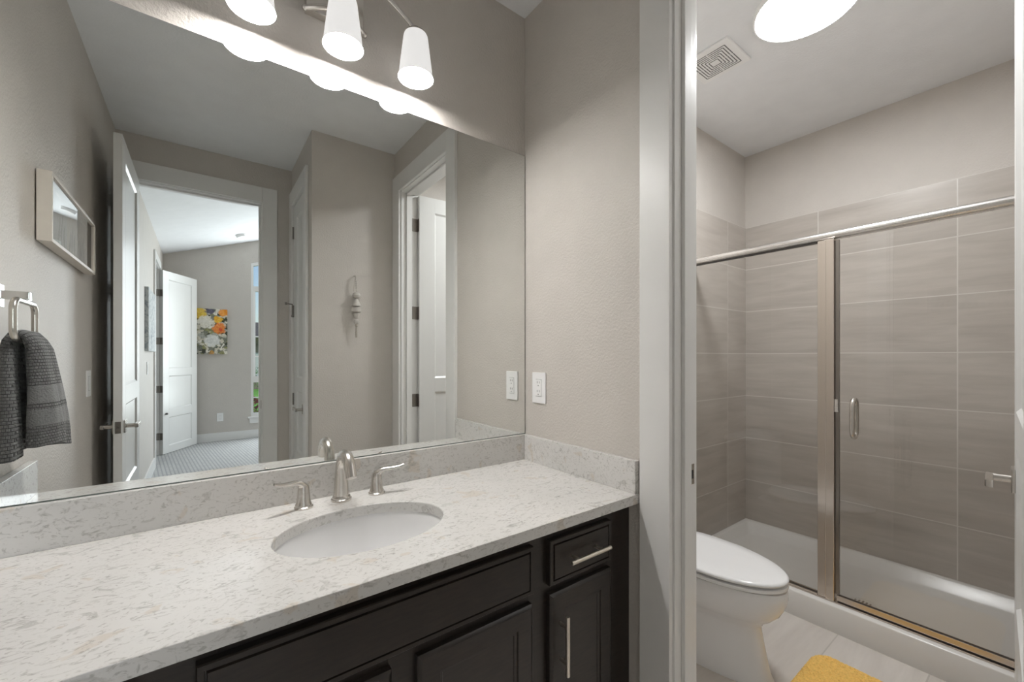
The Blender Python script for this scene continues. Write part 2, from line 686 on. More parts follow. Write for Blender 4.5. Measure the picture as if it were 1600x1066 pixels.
b = NB()   # wall between bathroom and bedroom, sloped top on the bedroom side
prism(b, [(XL, 2.455), (XE, 2.455), (XE, CZ(XE)), (XL, CZ(XL))], 1, YS - 0.115, YS)
box(b, XL, -1.493, YS - 0.115, YS, 0, 2.455)
box(b, -0.730, XE, YS - 0.115, YS, 0, 2.455)
struct('wall_south', b, 'wall_paint', 'greige wall around the open entry doorway, seen in the mirror', 'wall', smooth=0)

b = NB()
box(b, XL - 0.12, XL, -4.97, 0.005, 0, 2.78)
box(b, XL - 0.12, XL, YB - 0.12, -5.725, 0, 2.78)
box(b, XL - 0.12, XL, -5.725, -4.97, 2.455, 2.78)
struct('wall_west', b, 'wall_paint', 'greige wall with towel ring and floral frame running on into the bedroom', 'wall', smooth=0)

# bedroom far wall with raked window opening
WX0, WX1, WZ0 = -0.475, 0.50, 0.345
WT = lambda x: 2.785 + SL * (x - WX0)
b = NB()
prism(b, [(XL, 0), (WX0, 0), (WX0, CZ(WX0)), (XL, CZ(XL))], 1, YB - 0.14, YB)
prism(b, [(WX1, 0), (XE, 0), (XE, CZ(XE)), (WX1, CZ(WX1))], 1, YB - 0.14, YB)
prism(b, [(WX0, 0), (WX1, 0), (WX1, WZ0), (WX0, WZ0)], 1, YB - 0.14, YB)
prism(b, [(WX0, WT(WX0)), (WX1, WT(WX1)), (WX1, CZ(WX1)), (WX0, CZ(WX0))], 1, YB - 0.14, YB)
struct('wall_bedroom_south', b, 'wall_paint', 'far greige bedroom wall with floral painting and tall window', 'wall', smooth=0)
b = NB()
box(b, XE, XE + 0.12, YB - 0.14, YS, 0, 0.50)
box(b, XE, XE + 0.12, YB - 0.14, YS, 2.60, CZ(XE))
for y0_, y1_ in ((YB - 0.14, -5.9), (-4.7, -4.1), (-2.9, YS)):
    box(b, XE, XE + 0.12, y0_, y1_, 0.50, 2.60)
struct('wall_bedroom_east', b, 'wall_paint', 'bedroom wall with two daylight windows, outside the picture', 'wall', smooth=0)
b = NB()
prism(b, [(XL - 0.12, CZ(XL - 0.12)), (XE + 0.12, CZ(XE + 0.12)), (XE + 0.12, CZ(XE + 0.12) + 0.12), (XL - 0.12, CZ(XL - 0.12) + 0.12)], 1, YB - 0.14, YS)
struct('ceiling_bedroom', b, 'ceiling_paint', 'white vaulted bedroom ceiling rising to the right, seen through the doorway', 'ceiling', smooth=0)
b = NB()
box(b, XL, 2.163, YS, 0.005, H, H + 0.05)
struct('ceiling', b, 'ceiling_paint', 'flat white ceiling over vanity, toilet and shower', 'ceiling', smooth=0)
b = NB()
box(b, XL - 0.12, 2.163, YS - 0.06, 0.125, -0.06, 0)
struct('floor', b, 'floor_tile', 'pale streaked stone-look tile floor beside the toilet', 'floor', smooth=0)
b = NB()
box(b, XL - 0.12, XE + 0.12, YB - 0.14, YS - 0.06, -0.06, 0.008)
struct('floor_bedroom', b, 'carpet', 'pale grey patterned carpet in the bedroom beyond the doorway', 'carpet', smooth=0)
b = NB()
box(b, 2.043 + 0.01, 2.163, -1.50, 0.005, 0, H)
struct('wall_shower_east', b, 'wall_paint', 'greige wall above the shower tile on the long side', 'wall', smooth=0)
b = NB()
box(b, 2.043, 2.053, -1.50, -0.004, 0.124, 2.2225)
struct('trim_1', b, 'tile_back', 'long shower wall of stacked streaked taupe tiles', 'wall tile', smooth=0)
b = NB()
box(b, 1.262, 2.043, -0.004, 0.005, 0.124, 2.2225)
struct('trim_2', b, 'tile_side', 'narrow end wall of streaked taupe tile left in the shower', 'wall tile', smooth=0)
b = NB()
box(b, 1.262, 2.043, -1.50, -1.49, 0.124, 2.2225)
struct('trim_3', b, 'tile_side', 'hidden end wall of taupe tile at the right of the shower', 'wall tile', smooth=0)
# a short hall behind the bedroom door
b = NB()
box(b, -2.95, -2.83, -6.5, -4.2, 0, 2.78)
box(b, -2.95, XL - 0.12, -6.62, -6.5, 0, 2.78)
box(b, -2.95, XL - 0.12, -4.2, -4.08, 0, 2.78)
struct('wall_hall', b, 'wall_paint', 'hall wall behind the open bedroom door', 'wall', smooth=0)
b = NB()
box(b, -2.95, XL - 0.12, -6.62, -4.08, 2.78, 2.84)
struct('ceiling_hall', b, 'ceiling_paint', 'hall ceiling behind the open bedroom door', 'ceiling', smooth=0)
b = NB()
box(b, -2.95, XL - 0.12, -6.62, -4.08, -0.06, 0.008)
struct('floor_hall', b, 'carpet', 'hall carpet behind the open bedroom door', 'carpet', smooth=0)


# baseboards
def baseboard(name, x0, x1, y0, y1, label):
    b = NB()
    box(b, x0, x1, y0, y1, 0.0, 0.135, 0.003)
    return struct(name, b, 'trim_paint', label, 'baseboard')


baseboard('baseboard_south', XL + 0.02, XE, YB, YB + 0.015, 'white baseboard along the far bedroom wall under the painting')
baseboard('baseboard_west', XL, XL + 0.015, -4.88, YS - 0.14, 'white baseboard on the bedroom side wall below the light switch')
baseboard('baseboard_bath_west', XL, XL + 0.015, -2.20, -0.60, 'white baseboard behind the open entry door')
baseboard('baseboard_toilet', 0.14, 1.25, -0.010, 0.005, 'white baseboard behind the toilet')


# ------------------------------------------------------------------ door frames
def frame_trim(name, axis, wall0, wall1, a0, a1, top, cas_a0, cas_a1, label, sides=(True, True), stop=None, cw=0.108):
    """jambs + stops + flat casing. axis: 'x' wall is thin in x (opening along y), 'y' the other way.
    a0<a1: clear opening; cas_a0/cas_a1: outer limits of the casing"""
    b = NB()
    t = 0.018

    def bx(w0, w1, p0, p1, z0, z1, bev=0.0015):
        if axis == 'x':
            box(b, w0, w1, p0, p1, z0, z1, bev)
        else:
            box(b, p0, p1, w0, w1, z0, z1, bev)
    bx(wall0, wall1, a0 - t, a0, 0, top + t)
    bx(wall0, wall1, a1, a1 + t, 0, top + t)
    bx(wall0, wall1, a0, a1, top, top + t)
    if stop:
        bx(stop[0], stop[1], a0, a0 + 0.012, 0, top)
        bx(stop[0], stop[1], a1 - 0.012, a1, 0, top)
        bx(stop[0], stop[1], a0 + 0.012, a1 - 0.012, top - 0.012, top)
    for on, w0, w1 in ((sides[0], wall0 - t, wall0), (sides[1], wall1, wall1 + t)):
        if not on:
            continue
        bx(w0, w1, cas_a0, a0 - 0.006, 0, top + cw + 0.006, 0.003)
        bx(w0, w1, a1 + 0.006, cas_a1, 0, top + cw + 0.006, 0.003)
        bx(w0, w1, a0 - 0.006, a1 + 0.006, top + 0.006, top + cw + 0.006, 0.003)
    return struct(name, b, 'trim_paint', label, 'door frame')


tr4 = frame_trim('trim_4', 'x', 0.0, 0.115, -1.375, -0.698, 2.437, -1.4975, -0.588, 'white painted frame of the toilet room doorway beside the counter', (True, True), (0.035, 0.072), 0.116)
tr5 = frame_trim('trim_5', 'y', YS - 0.115, YS, -1.475, -0.748, 2.443, XL + 0.002, -0.645, 'white frame of the entry doorway opening on the bedroom, in the mirror', (True, True), (YS - 0.075, YS - 0.04), 0.115)
b = NB()
box(b, -0.7492, -0.7472, YS - 0.030, YS - 0.004, 0.90, 0.965, 0.0008)
obj('strike_plate', b, 'bronze_nickel', tr5)
frame_trim('trim_6', 'x', -0.545, -0.43, -2.133, -1.692, 2.437, -2.236, -1.602, 'white frame around the closed linen closet door, in the mirror', (True, False), (-0.50, -0.46), 0.112)
frame_trim('trim_7', 'x', XL - 0.12, XL, -5.705, -4.99, 2.437, -5.80, -4.895, 'white frame of the bedroom door at the far left in the mirror', (True, True), (XL - 0.09, XL - 0.055), 0.09)
b = NB()
box(b, 0.078, 0.104, -0.7005, -0.6975, 0.90, 0.962, 0.001)
obj('strike_plate', b, 'nickel', tr4)
b = NB()
box(b, 0.086, 0.097, -0.7012, -0.699, 0.918, 0.944)
obj('strike_slot', b, 'dark_slot', tr4)


# ------------------------------------------------------------------ doors
def door(name, loc, rotz, W, Hh, y0, label, panels, hinge_z, lever=True, lever_dir=-1, latch=False, lz=0.93, jamb_plate=None, pin_high=None):
    """leaf: local x from the hinge, y0..y0+0.035 thick, z from 0.012"""
    d = thing(name, loc, label, 'door', rotz=rotz, kind='structure')
    T = 0.035
    sw = 0.115
    b = NB()
    zb, zt = 0.014, Hh - 0.004
    box(b, 0, sw, y0, y0 + T, zb, zt, 0.0012)
    box(b, W - sw, W, y0, y0 + T, zb, zt, 0.0012)
    edges = [zb] + [z for p in panels for z in p] + [zt]
    for i in range(0, len(edges), 2):
        box(b, sw, W - sw, y0, y0 + T, edges[i], edges[i + 1])
    for z0, z1 in panels:      # recessed panel with bevelled sticking
        for s, yy in ((1, y0), (-1, y0 + T)):
            o = [(sw, z0), (W - sw, z0), (W - sw, z1), (sw, z1)]
            k = 0.012
            q = [(sw + k, z0 + k), (W - sw - k, z0 + k), (W - sw - k, z1 - k), (sw + k, z1 - k)]
            vo_ = [b.verts.new((x, yy, z)) for x, z in o]
            vi_ = [b.verts.new((x, yy + s * 0.009, z)) for x, z in q]
            fs = [b.faces.new((vo_[i], vo_[(i + 1) % 4], vi_[(i + 1) % 4], vi_[i])) for i in range(4)]
            fs.append(b.faces.new(vi_))
            for f in fs:
                f.normal_update()
                if f.normal.y * s > 0:
                    f.normal_flip()
    obj('door_leaf', b, 'door_paint', d, local=True, smooth=0)
    for z in hinge_z:
        b = NB()
        yk = y0 + T + 0.004 if (pin_high if pin_high is not None else y0 < 0) else y0 - 0.004
        lathe(b, [(0.0068, z - 0.045), (0.0068, z + 0.045)], (-0.004, yk, 0), 12)
        box(b, -0.0012, 0.0, y0 + 0.002, y0 + T - 0.002, z - 0.045, z + 0.045)
        if jamb_plate:
            tb = bmesh.new()
            box(tb, *jamb_plate, z - 0.045, z + 0.045)
            Ri = Matrix.Rotation(-rotz, 3, 'Z')
            for v in tb.verts:
                v.co = Ri @ (v.co - Vector((loc[0], loc[1], 0)))
            _merge(b, tb)
        obj('hinge', b, 'bronze_nickel', d, local=True)
    if lever:
        xc = W - 0.062
        for s, yf in ((-1, y0), (1, y0 + T)):
            b = NB()
            ya, yb_ = sorted((yf, yf + s * 0.008))
            box(b, xc - 0.033, xc + 0.033, ya, yb_, lz - 0.033, lz + 0.033, 0.002)
            r = obj('rosette', b, 'nickel', d, local=True)
            b = NB()
            lathe(b, [(0.011, 0), (0.011, 0.040)] if s > 0 else [(0.011, -0.040), (0.011, 0)], (xc, yf + s * 0.007, lz), 16, axis='Y')
            ya, yb_ = sorted((yf + s * 0.040, yf + s * 0.056))
            x0_, x1_ = sorted((xc - lever_dir * 0.013, xc + lever_dir * 0.105))
            box(b, x0_, x1_, ya, yb_, lz - 0.012, lz + 0.010, 0.003)
            obj('door_lever', b, 'nickel', d, local=True)
    if latch:
        b = NB()
        box(b, W - 0.0005, W + 0.0012, y0 + 0.006, y0 + T - 0.006, lz - 0.03, lz + 0.03, 0.0008)
        lathe(b, [(0.008, 0), (0.006, 0.006)], (W + 0.001, y0 + T / 2, lz), 12, axis='X')
        obj('latch_plate', b, 'bronze_nickel', d, local=True)
    return d


P3 = [(0.11, 0.49), (0.60, 1.04), (1.14, 2.325)]
# entry door: hinge on the west jamb, swung 90 degrees against the west wall
d1 = door('door_1', (-1.431, -2.232, 0), PI / 2, 0.722, 2.437, 0.001, 'white panelled entry door standing open along the towel wall, in the mirror', P3, (0.25, 0.98, 1.70, 2.24), True, -1, True, 0.93, None, True)
# toilet room door: swung into the toilet room
d2 = door('door_2', (0.121, -1.379, 0), math.radians(3.7), 0.665, 2.434, 0.003, 'white panelled toilet room door swung open beyond the casing', P3, (0.36, 0.984, 1.602, 2.224), True, -1, True, 0.945, (0.080, 0.1165, -1.3755, -1.3730))
# linen closet door: closed
d3 = door('door_3', (-0.546, -2.131, 0), PI / 2, 0.437, 2.434, -0.036, 'closed narrow white linen closet door, in the mirror', P3, (0.30, 0.973, 1.638, 2.233), True, -1, False, 0.93)
b = NB()
tube(b, [(0.004, 0.012, 1.69), (0.03, 0.05, 1.69)], 0.004)
lathe(b, [(0.009, 0.05), (0.009, 0.066)], (0.034, 0, 1.69), 12, axis='Y')
tube(b, [(0.004, 0.012, 1.69), (0.012, 0.014, 1.60)], 0.004)
lathe(b, [(0.008, 0.004), (0.008, 0.02)], (0.012, 0, 1.60), 12, axis='Y')
obj('hinge_pin_stop', b, 'bronze_nickel', d3, local=True)
# bedroom door: hinged on the far jamb, half open
d4 = door('door_4', (XL + 0.006, -5.701, 0), math.radians(-60), 0.70, 2.434, 0.003, 'white panelled bedroom door standing half open beside the floral painting', P3, (0.25, 0.87, 1.50, 2.13), False, -1, False, 0.93, (XL - 0.042, XL + 0.002, -5.7055, -5.7030))
b = NB()
lathe(b, [(0.012, 0), (0.014, 0.02)], (0.055, 0.037, 0.54), 14, axis='Y')
obj('door_bumper', b, 'seal', d4, local=True)

# ------------------------------------------------------------------ bedroom window
w = thing('window_1', ((WX0 + WX1) / 2, YB - 0.07, WZ0), 'tall raked window on the far bedroom wall showing sky and lawn', 'window', kind='structure')
b = NB()
fy0, fy1 = YB - 0.09, YB - 0.004
fw = 0.035
for x0_, x1_ in ((WX0, WX0 + fw), (WX1 - fw, WX1)):
    prism(b, [(x0_, WZ0), (x1_, WZ0), (x1_, WT(x1_) - 0.05), (x0_, WT(x0_) - 0.05)], 1, fy0, fy1)
prism(b, [(WX0, WT(WX0) - 0.05), (WX1, WT(WX1) - 0.05), (WX1, WT(WX1)), (WX0, WT(WX0))], 1, fy0, fy1)
box(b, WX0 + fw, WX1 - fw, fy0, fy1, WZ0, WZ0 + 0.05)
box(b, WX0 + fw, WX1 - fw, fy0, fy1, 2.345, 2.425)
box(b, WX0 + fw, WX1 - fw, fy0, fy1, 0.885, 0.985)
obj('window_frame', b, 'trim_paint', w, smooth=0)
b = NB()
sf = 0.028
for z0, z1 in ((0.985, 2.345),):
    for x0_, x1_ in ((WX0 + fw, WX0 + fw + sf), (WX1 - fw - sf, WX1 - fw)):
        box(b, x0_, x1_, fy0 + 0.01, fy1 - 0.01, z0, z1)
for z in (1.30, 1.62, 0.64):
    box(b, WX0 + fw, WX1 - fw, fy0 + 0.02, fy0 + 0.035, z - 0.009, z + 0.009)
obj('window_muntin', b, 'white_plastic', w, smooth=0)
b = NB()
prism(b, [(WX0 + fw, WZ0 + 0.05), (WX1 - fw, WZ0 + 0.05), (WX1 - fw, WT(WX1 - fw) - 0.05), (WX0 + fw, WT(WX0 + fw) - 0.05)], 1, fy0 + 0.024, fy0 + 0.028)
obj('window_pane', b, 'clear_glass', w, smooth=0)
b = NB()
box(b, WX0 - 0.045, WX1 + 0.045, YB - 0.05, YB + 0.035, WZ0 - 0.025, WZ0, 0.004)
box(b, WX0 - 0.02, WX1 + 0.02, YB, YB + 0.014, WZ0 - 0.105, WZ0 - 0.025, 0.002)
obj('window_sill', b, 'trim_paint', w)

for k, (y0_, y1_) in enumerate(((-5.9, -4.7), (-4.1, -2.9))):  # unseen side windows, added to let more light into the bedroom
    w = thing('window_%d' % (k + 2), (XE + 0.06, (y0_ + y1_) / 2, 0.5), ['daylight window of the bedroom side wall near the far corner, outside the picture', 'daylight window of the bedroom side wall near the bathroom, outside the picture'][k], 'window', kind='structure')
    b = NB()
    for a0, a1 in ((y0_, y0_ + 0.04), (y1_ - 0.04, y1_)):
        box(b, XE + 0.07, XE + 0.115, a0, a1, 0.5, 2.6)
    box(b, XE + 0.07, XE + 0.115, y0_, y1_, 0.5, 0.54)
    box(b, XE + 0.07, XE + 0.115, y0_, y1_, 2.56, 2.6)
    obj('window_frame', b, 'trim_paint', w, smooth=0)
    b = NB()
    box(b, XE + 0.09, XE + 0.094, y0_ + 0.04, y1_ - 0.04, 0.54, 2.56)
    obj('window_pane', b, 'clear_glass', w, smooth=0)

# ------------------------------------------------------------------ mirror
mr = thing('vanity_mirror', (-0.775, 0.002, 0.963), 'large frameless wall mirror standing on the quartz backsplash', 'mirror')
b = NB()
box(b, XL + 0.004, -0.0035, 0.0, 0.0045, 0.9635, 2.1504)
obj('mirror_glass', b, 'mirror_edge', mr, smooth=0)
b = NB()
v4 = [b.verts.new(p) for p in ((XL + 0.0048, -0.0004, 0.9645), (-0.0045, -0.0004, 0.9645), (-0.0045, -0.0004, 2.1496), (XL + 0.0048, -0.0004, 2.1496))]
box(b, XL + 0.0048, -0.0045, -0.0004, 0.0, 0.9645, 2.1496)
for v in v4:
    b.verts.remove(v)
obj('mirror_silvering', b, 'mirror_silver', mr, smooth=0)
b = NB()
box(b, XL + 0.004, -0.0035, -0.0022, -0.0004, 0.9628, 0.9652)
obj('bottom_channel', b, 'mirror_edge', mr, smooth=0)

# ------------------------------------------------------------------ countertop
CT, CB, YF = 0.858, 0.828, -0.579
SX, SY, SRX, SRY = -0.7735, -0.303, 0.209, 0.148
top = thing('countertop', (-0.7735, -0.29, CB), 'white quartz vanity top with grey and beige flecks and an oval cut-out', 'countertop')
b = NB()
x0_, x1_, y0_, y1_ = XL + 0.001, -0.001, YF, 0.004
angs = [2 * PI * i / 120 for i in range(120)]
for cx, cy in ((x0_, y0_), (x1_, y0_), (x1_, y1_), (x0_, y1_)):
    a = math.atan2(cy - SY, cx - SX) % (2 * PI)
    angs[min(range(120), key=lambda i: abs(angs[i] - a))] = a


def rect_pt(a):
    dx, dy = math.cos(a), math.sin(a)
    ts = []
    if dx > 1e-9: ts.append((x1_ - SX) / dx)
    if dx < -1e-9: ts.append((x0_ - SX) / dx)
    if dy > 1e-9: ts.append((y1_ - SY) / dy)
    if dy < -1e-9: ts.append((y0_ - SY) / dy)
    k = min(t_ for t_ in ts if t_ > 0)
    return (SX + k * dx, SY + k * dy)


def ell_pt(a, rx=SRX, ry=SRY):
    # point of the ellipse in direction a
    k = 1 / math.sqrt((math.cos(a) / rx) ** 2 + (math.sin(a) / ry) ** 2)
    return (SX + k * math.cos(a), SY + k * math.sin(a))


ro = [rect_pt(a) for a in angs]
ri = [ell_pt(a) for a in angs]
ri2 = [ell_pt(a, SRX + 0.002, SRY + 0.002) for a in angs]
rings = [[Vector((*p, CB)) for p in ro], [Vector((*p, CT)) for p in ro], [Vector((*p, CT)) for p in ri2],
         [Vector((*p, CT - 0.002)) for p in ri], [Vector((*p, CB)) for p in ri]]
loft(b, rings, True, loop=True)
obj('worktop', b, 'quartz', top, smooth=25, bevel=0.0015)
b = NB()
box(b, XL + 0.001, -0.001, -0.0165, 0.004, CT, 0.9625, 0.0015)
obj('backsplash', b, 'quartz', top)
b = NB()
box(b, -0.0205, -0.001, YF + 0.004, -0.017, CT, 0.9625, 0.0015)
obj('side_splash', b, 'quartz', top)
b = NB()
box(b, XL + 0.001, XL + 0.0215, YF + 0.004, -0.017, CT, 0.9625, 0.0015)
obj('side_splash', b, 'quartz', top)

# sink
sk = thing('sink_basin', (SX, SY, 0.68), 'oval white undermount basin set below the quartz top', 'sink')
b = NB()
prof = [(1.09, 0.827), (1.03, 0.8275), (1.005, 0.820), (0.985, 0.80), (0.95, 0.77), (0.88, 0.735), (0.74, 0.707), (0.52, 0.692), (0.28, 0.686), (0.11, 0.684)]
pts = [(1.09, 0.827)] + prof[1:]
outer = [(0.11, 0.672), (0.30, 0.674), (0.55, 0.680), (0.78, 0.696), (0.93, 0.726), (1.0, 0.765), (1.04, 0.80), (1.09, 0.815)]
lathe(b, pts + outer, (SX, SY, 0), 64, SRX, SRY, cap0=False, cap1=False)
# close the loop between last outer ring and first ring
b.verts.ensure_lookup_table()
n = 64
V0 = b.verts[0:n]
V1 = b.verts[len(b.verts) - n:]
for j in range(n):
    b.faces.new((V1[j], V1[(j + 1) % n], V0[(j + 1) % n], V0[j]))
bmesh.ops.recalc_face_normals(b, faces=b.faces[:])
obj('bowl', b, 'porcelain', sk, smooth=60)
b = NB()
lathe(b, [(0.020, 0.676), (0.022, 0.687), (0.019, 0.689), (0.004, 0.688)], (SX, SY, 0), 28)
obj('drain', b, 'nickel', sk)

# faucet
fx, fy = -0.772, -0.072
fc = thing('faucet', (fx, fy, CT), 'brushed nickel widespread faucet with two lever handles behind the basin', 'faucet')
b = NB()
lathe(b, [(0.029, CT), (0.029, CT + 0.006), (0.0255, CT + 0.008), (0.0255, CT + 0.013), (0.023, CT + 0.016)], (fx, fy, 0), 28)
path = [(fx, fy, CT + 0.012), (fx, fy + 0.001, CT + 0.04), (fx, fy + 0.002, CT + 0.07), (fx, fy + 0.001, CT + 0.095)]
rr = [0.0225, 0.0205, 0.0185, 0.0165]
ca = (fx, fy - 0.047, CT + 0.095)
aa = arc(ca, 0.048, 0, PI * 0.86, 16, 'yz', 0.050)
path += aa[1:]
rr += [0.0160] * len(aa[1:])
last = Vector(path[-1])
dv = (last - Vector(path[-2])).normalized()
path += [tuple(last + dv * 0.018), tuple(last + dv * 0.030)]
rr += [0.0155, 0.0150]
rr = [r for r in rr]
tube(b, path, rr, 20, up=(1, 0, 0))
obj('spout', b, 'nickel', fc, smooth=45)
for hx, s in ((-0.876, -1), (-0.666, 1)):
    b = NB()
    lathe(b, [(0.025, CT), (0.025, CT + 0.005), (0.022, CT + 0.007), (0.0215, CT + 0.012), (0.019, CT + 0.016), (0.0165, CT + 0.040), (0.0145, CT + 0.060), (0.012, CT + 0.066)], (hx, fy - 0.003, 0), 24)
    hp = [(hx, fy - 0.003, CT + 0.050), (hx + s * 0.003, fy - 0.004, CT + 0.064), (hx + s * 0.012, fy - 0.008, CT + 0.0735), (hx + s * 0.026, fy - 0.014, CT + 0.0775),
          (hx + s * 0.042, fy - 0.020, CT + 0.0785), (hx + s * 0.058, fy - 0.026, CT + 0.0805), (hx + s * 0.070, fy - 0.030, CT + 0.084), (hx + s * 0.078, fy - 0.033, CT + 0.0875)]
    tube(b, hp, [0.0135, 0.0125, 0.0105, 0.0090, 0.0082, 0.0078, 0.0074, 0.0055], 16, flat=[1, 0.95, 0.75, 0.62, 0.55, 0.5, 0.5, 0.5], up=(-s, 0, 0.2))
    obj('handle', b, 'nickel', fc, smooth=45)

# ------------------------------------------------------------------ vanity cabinet
FF = -0.5365        # face frame plane
DF = -0.557         # door faces
vc = thing('vanity_cabinet', (-0.7735, -0.29, 0), 'dark espresso vanity cabinet under the quartz top', 'cabinet')
b = NB()
box(b, XL + 0.001, -0.001, -0.47, 0.004, 0.0, 0.10)                       # toe kick
box(b, XL + 0.001, -0.001, FF + 0.02, 0.004, 0.10, 0.118)                 # bottom
box(b, XL + 0.001, XL + 0.019, FF + 0.02, 0.004, 0.118, CB - 0.0005)      # sides
box(b, -0.019, -0.001, FF + 0.02, 0.004, 0.118, CB - 0.0005)
box(b, XL + 0.019, -0.019, -0.010, 0.004, 0.118, CB - 0.0005)             # back
obj('carcass', b, 'espresso', vc, smooth=0)
b = NB()
stiles = [(XL + 0.001, -1.415), (-1.215, -1.09), (-0.80, -0.735), (-0.45, -0.335), (-0.135, -0.001)]
for a0, a1 in stiles:
    box(b, a0, a1, FF, FF + 0.02, 0.10, CB - 0.0005, 0.001)
for a0, a1 in ((-1.415, -1.215), (-1.09, -0.80), (-0.735, -0.45), (-0.335, -0.135)):
    for z0, z1 in ((0.10, 0.145), (0.63, 0.695), (0.78, CB - 0.0005)):
        box(b, a0, a1, FF, FF + 0.0195, z0, z1)
obj('face_frame', b, 'espresso', vc, smooth=0)


def front(name, x0, x1, z0, z1, parent, style):
    """cabinet front on the face frame: 'slab' with stepped edge or 'panel' with frame and raised field"""
    b = NB()
    if style == 'slab':
        steps = [(0, 0.0), (0.0, 0.0165), (0.002, 0.0190), (0.0105, 0.0190), (0.0115, 0.0150), (0.0140, 0.0150), (0.0155, 0.0205)]
    else:
        steps = [(0, 0.0), (0.0, 0.014), (0.003, 0.0175), (0.008, 0.0205), (0.050, 0.0205), (0.052, 0.0165), (0.059, 0.0150), (0.061, 0.0125), (0.066, 0.0118)]
    rings = []
    for i, d in steps:
        rings.append([Vector((x0 + i, FF - d, z0 + i)), Vector((x1 - i, FF - d, z0 + i)), Vector((x1 - i, FF - d, z1 - i)), Vector((x0 + i, FF - d, z1 - i))])
    loft(b, rings, True)
    return obj(name, b, 'espresso', parent, smooth=20)


def pull(parent, cx, cz, L, vertical):
    b = NB()
    yb_ = DF - 0.030
    if vertical:
        lathe(b, [(0.0052, cz - L / 2), (0.006, cz - L / 2 + 0.001), (0.006, cz + L / 2 - 0.001), (0.0052, cz + L / 2)], (cx, yb_, 0), 16)
        for s in (-1, 1):
            lathe(b, [(0.0048, yb_), (0.0048, DF)], (cx, 0, cz + s * 0.048), 12, axis='Y')
    else:
        lathe(b, [(0.0052, cx - L / 2), (0.006, cx - L / 2 + 0.001), (0.006, cx + L / 2 - 0.001), (0.0052, cx + L / 2)], (0, yb_, cz), 16, axis='X')
        for s in (-1, 1):
            lathe(b, [(0.0048, yb_), (0.0048, DF)], (cx + s * 0.048, 0, cz), 12, axis='Y')
    obj('bar_pull', b, 'pull_metal', parent)


front('false_front', -1.118, -0.419, 0.673, 0.797, vc, 'slab')
dr = front('drawer_front', -0.361, -0.112, 0.672, 0.794, vc, 'slab')
pull(dr, -0.232, 0.733, 0.16, False)
dr = front('drawer_front', -1.438, -1.189, 0.672, 0.794, vc, 'slab')
pull(dr, -1.3135, 0.733, 0.16, False)
dd = front('door', -0.360, -0.110, 0.115, 0.648, vc, 'panel')
pull(dd, -0.327, 0.515, 0.16, True)
dd = front('door', -1.440, -1.190, 0.115, 0.648, vc, 'panel')
pull(dd, -1.223, 0.515, 0.16, True)
dd = front('door', -0.740, -0.421, 0.115, 0.647, vc, 'panel')
pull(dd, -0.705, 0.48, 0.16, True)
dd = front('door', -1.118, -0.797, 0.115, 0.647, vc, 'panel')
pull(dd, -0.832, 0.48, 0.16, True)

# ------------------------------------------------------------------ vanity light
LX = (-1.004, -0.771, -0.540)
LY, RIM = -0.089, 2.217
vl = thing('vanity_light', (-0.773, 0.0, 2.40), 'brushed nickel three-shade vanity light on the wall above the mirror', 'wall lamp')
b = NB()
box(b, -0.860, -0.690, -0.024, 0.005, 2.335, 2.465, 0.003)
obj('backplate', b, 'nickel', vl)
b = NB()
tube(b, [(-0.862 + 0.174 * i / 20, -0.020 - 0.050 * math.sin(PI * i / 20), 2.335) for i in range(21)], 0.0085, 14)
uvsphere(b, (-0.862, -0.020, 2.335), 0.0095)
uvsphere(b, (-0.688, -0.020, 2.335), 0.0095)
obj('accent_bar', b, 'nickel', vl, smooth=60)
b = NB()
pa = []
for i in range(41):
    q = -1 + 2 * i / 40
    pa.append((-0.773 + 0.231 * q, LY, 2.462 - 0.085 * abs(q) ** 2.2))
tube(b, pa, 0.0075, 14, up=(0, 1, 0))
tube(b, [(-0.773, -0.022, 2.44), (-0.773, LY, 2.462)], 0.008, 14)
tube(b, [(-0.773, LY, 2.462), (-0.773, LY, 2.38)], 0.0075, 14)
obj('arm', b, 'nickel', vl, smooth=60)
for x in LX:
    b = NB()
    # frosted cone shade with thickness, open below
    lathe(b, [(0.030, 2.365), (0.036, 2.361), (0.0395, 2.353), (0.0445, 2.313), (0.050, 2.268), (0.0555, RIM + 0.003), (0.0570, RIM), (0.0545, RIM + 0.001),
              (0.0525, RIM + 0.004), (0.047, 2.268), (0.0415, 2.313), (0.0365, 2.351), (0.030, 2.358)], (x, LY, 0), 40, cap0=False, cap1=False)
    for i_, f_ in enumerate(b.faces):
        f_.material_index = 1 if i_ // 40 >= 6 else 0
    sh = obj('lamp_shade', b, 'shade_glass', vl, smooth=60)
    sh.data.materials.append(M['shade_lining'])
    b = NB()
    lathe(b, [(0.038, 2.359), (0.034, 2.366), (0.016, 2.374), (0.010, 2.386), (0.006, 2.388)], (x, LY, 0), 28)
    lathe(b, [(0.016, 2.326), (0.018, 2.328), (0.018, 2.358)], (x, LY, 0), 20)
    obj('shade_cap', b, 'nickel', vl, smooth=50)
    lamp('vanity_bulb', 'POINT', (x, LY, 2.296), P_BULB, (1.0, 0.98, 0.955), shadow_soft_size=0.028)


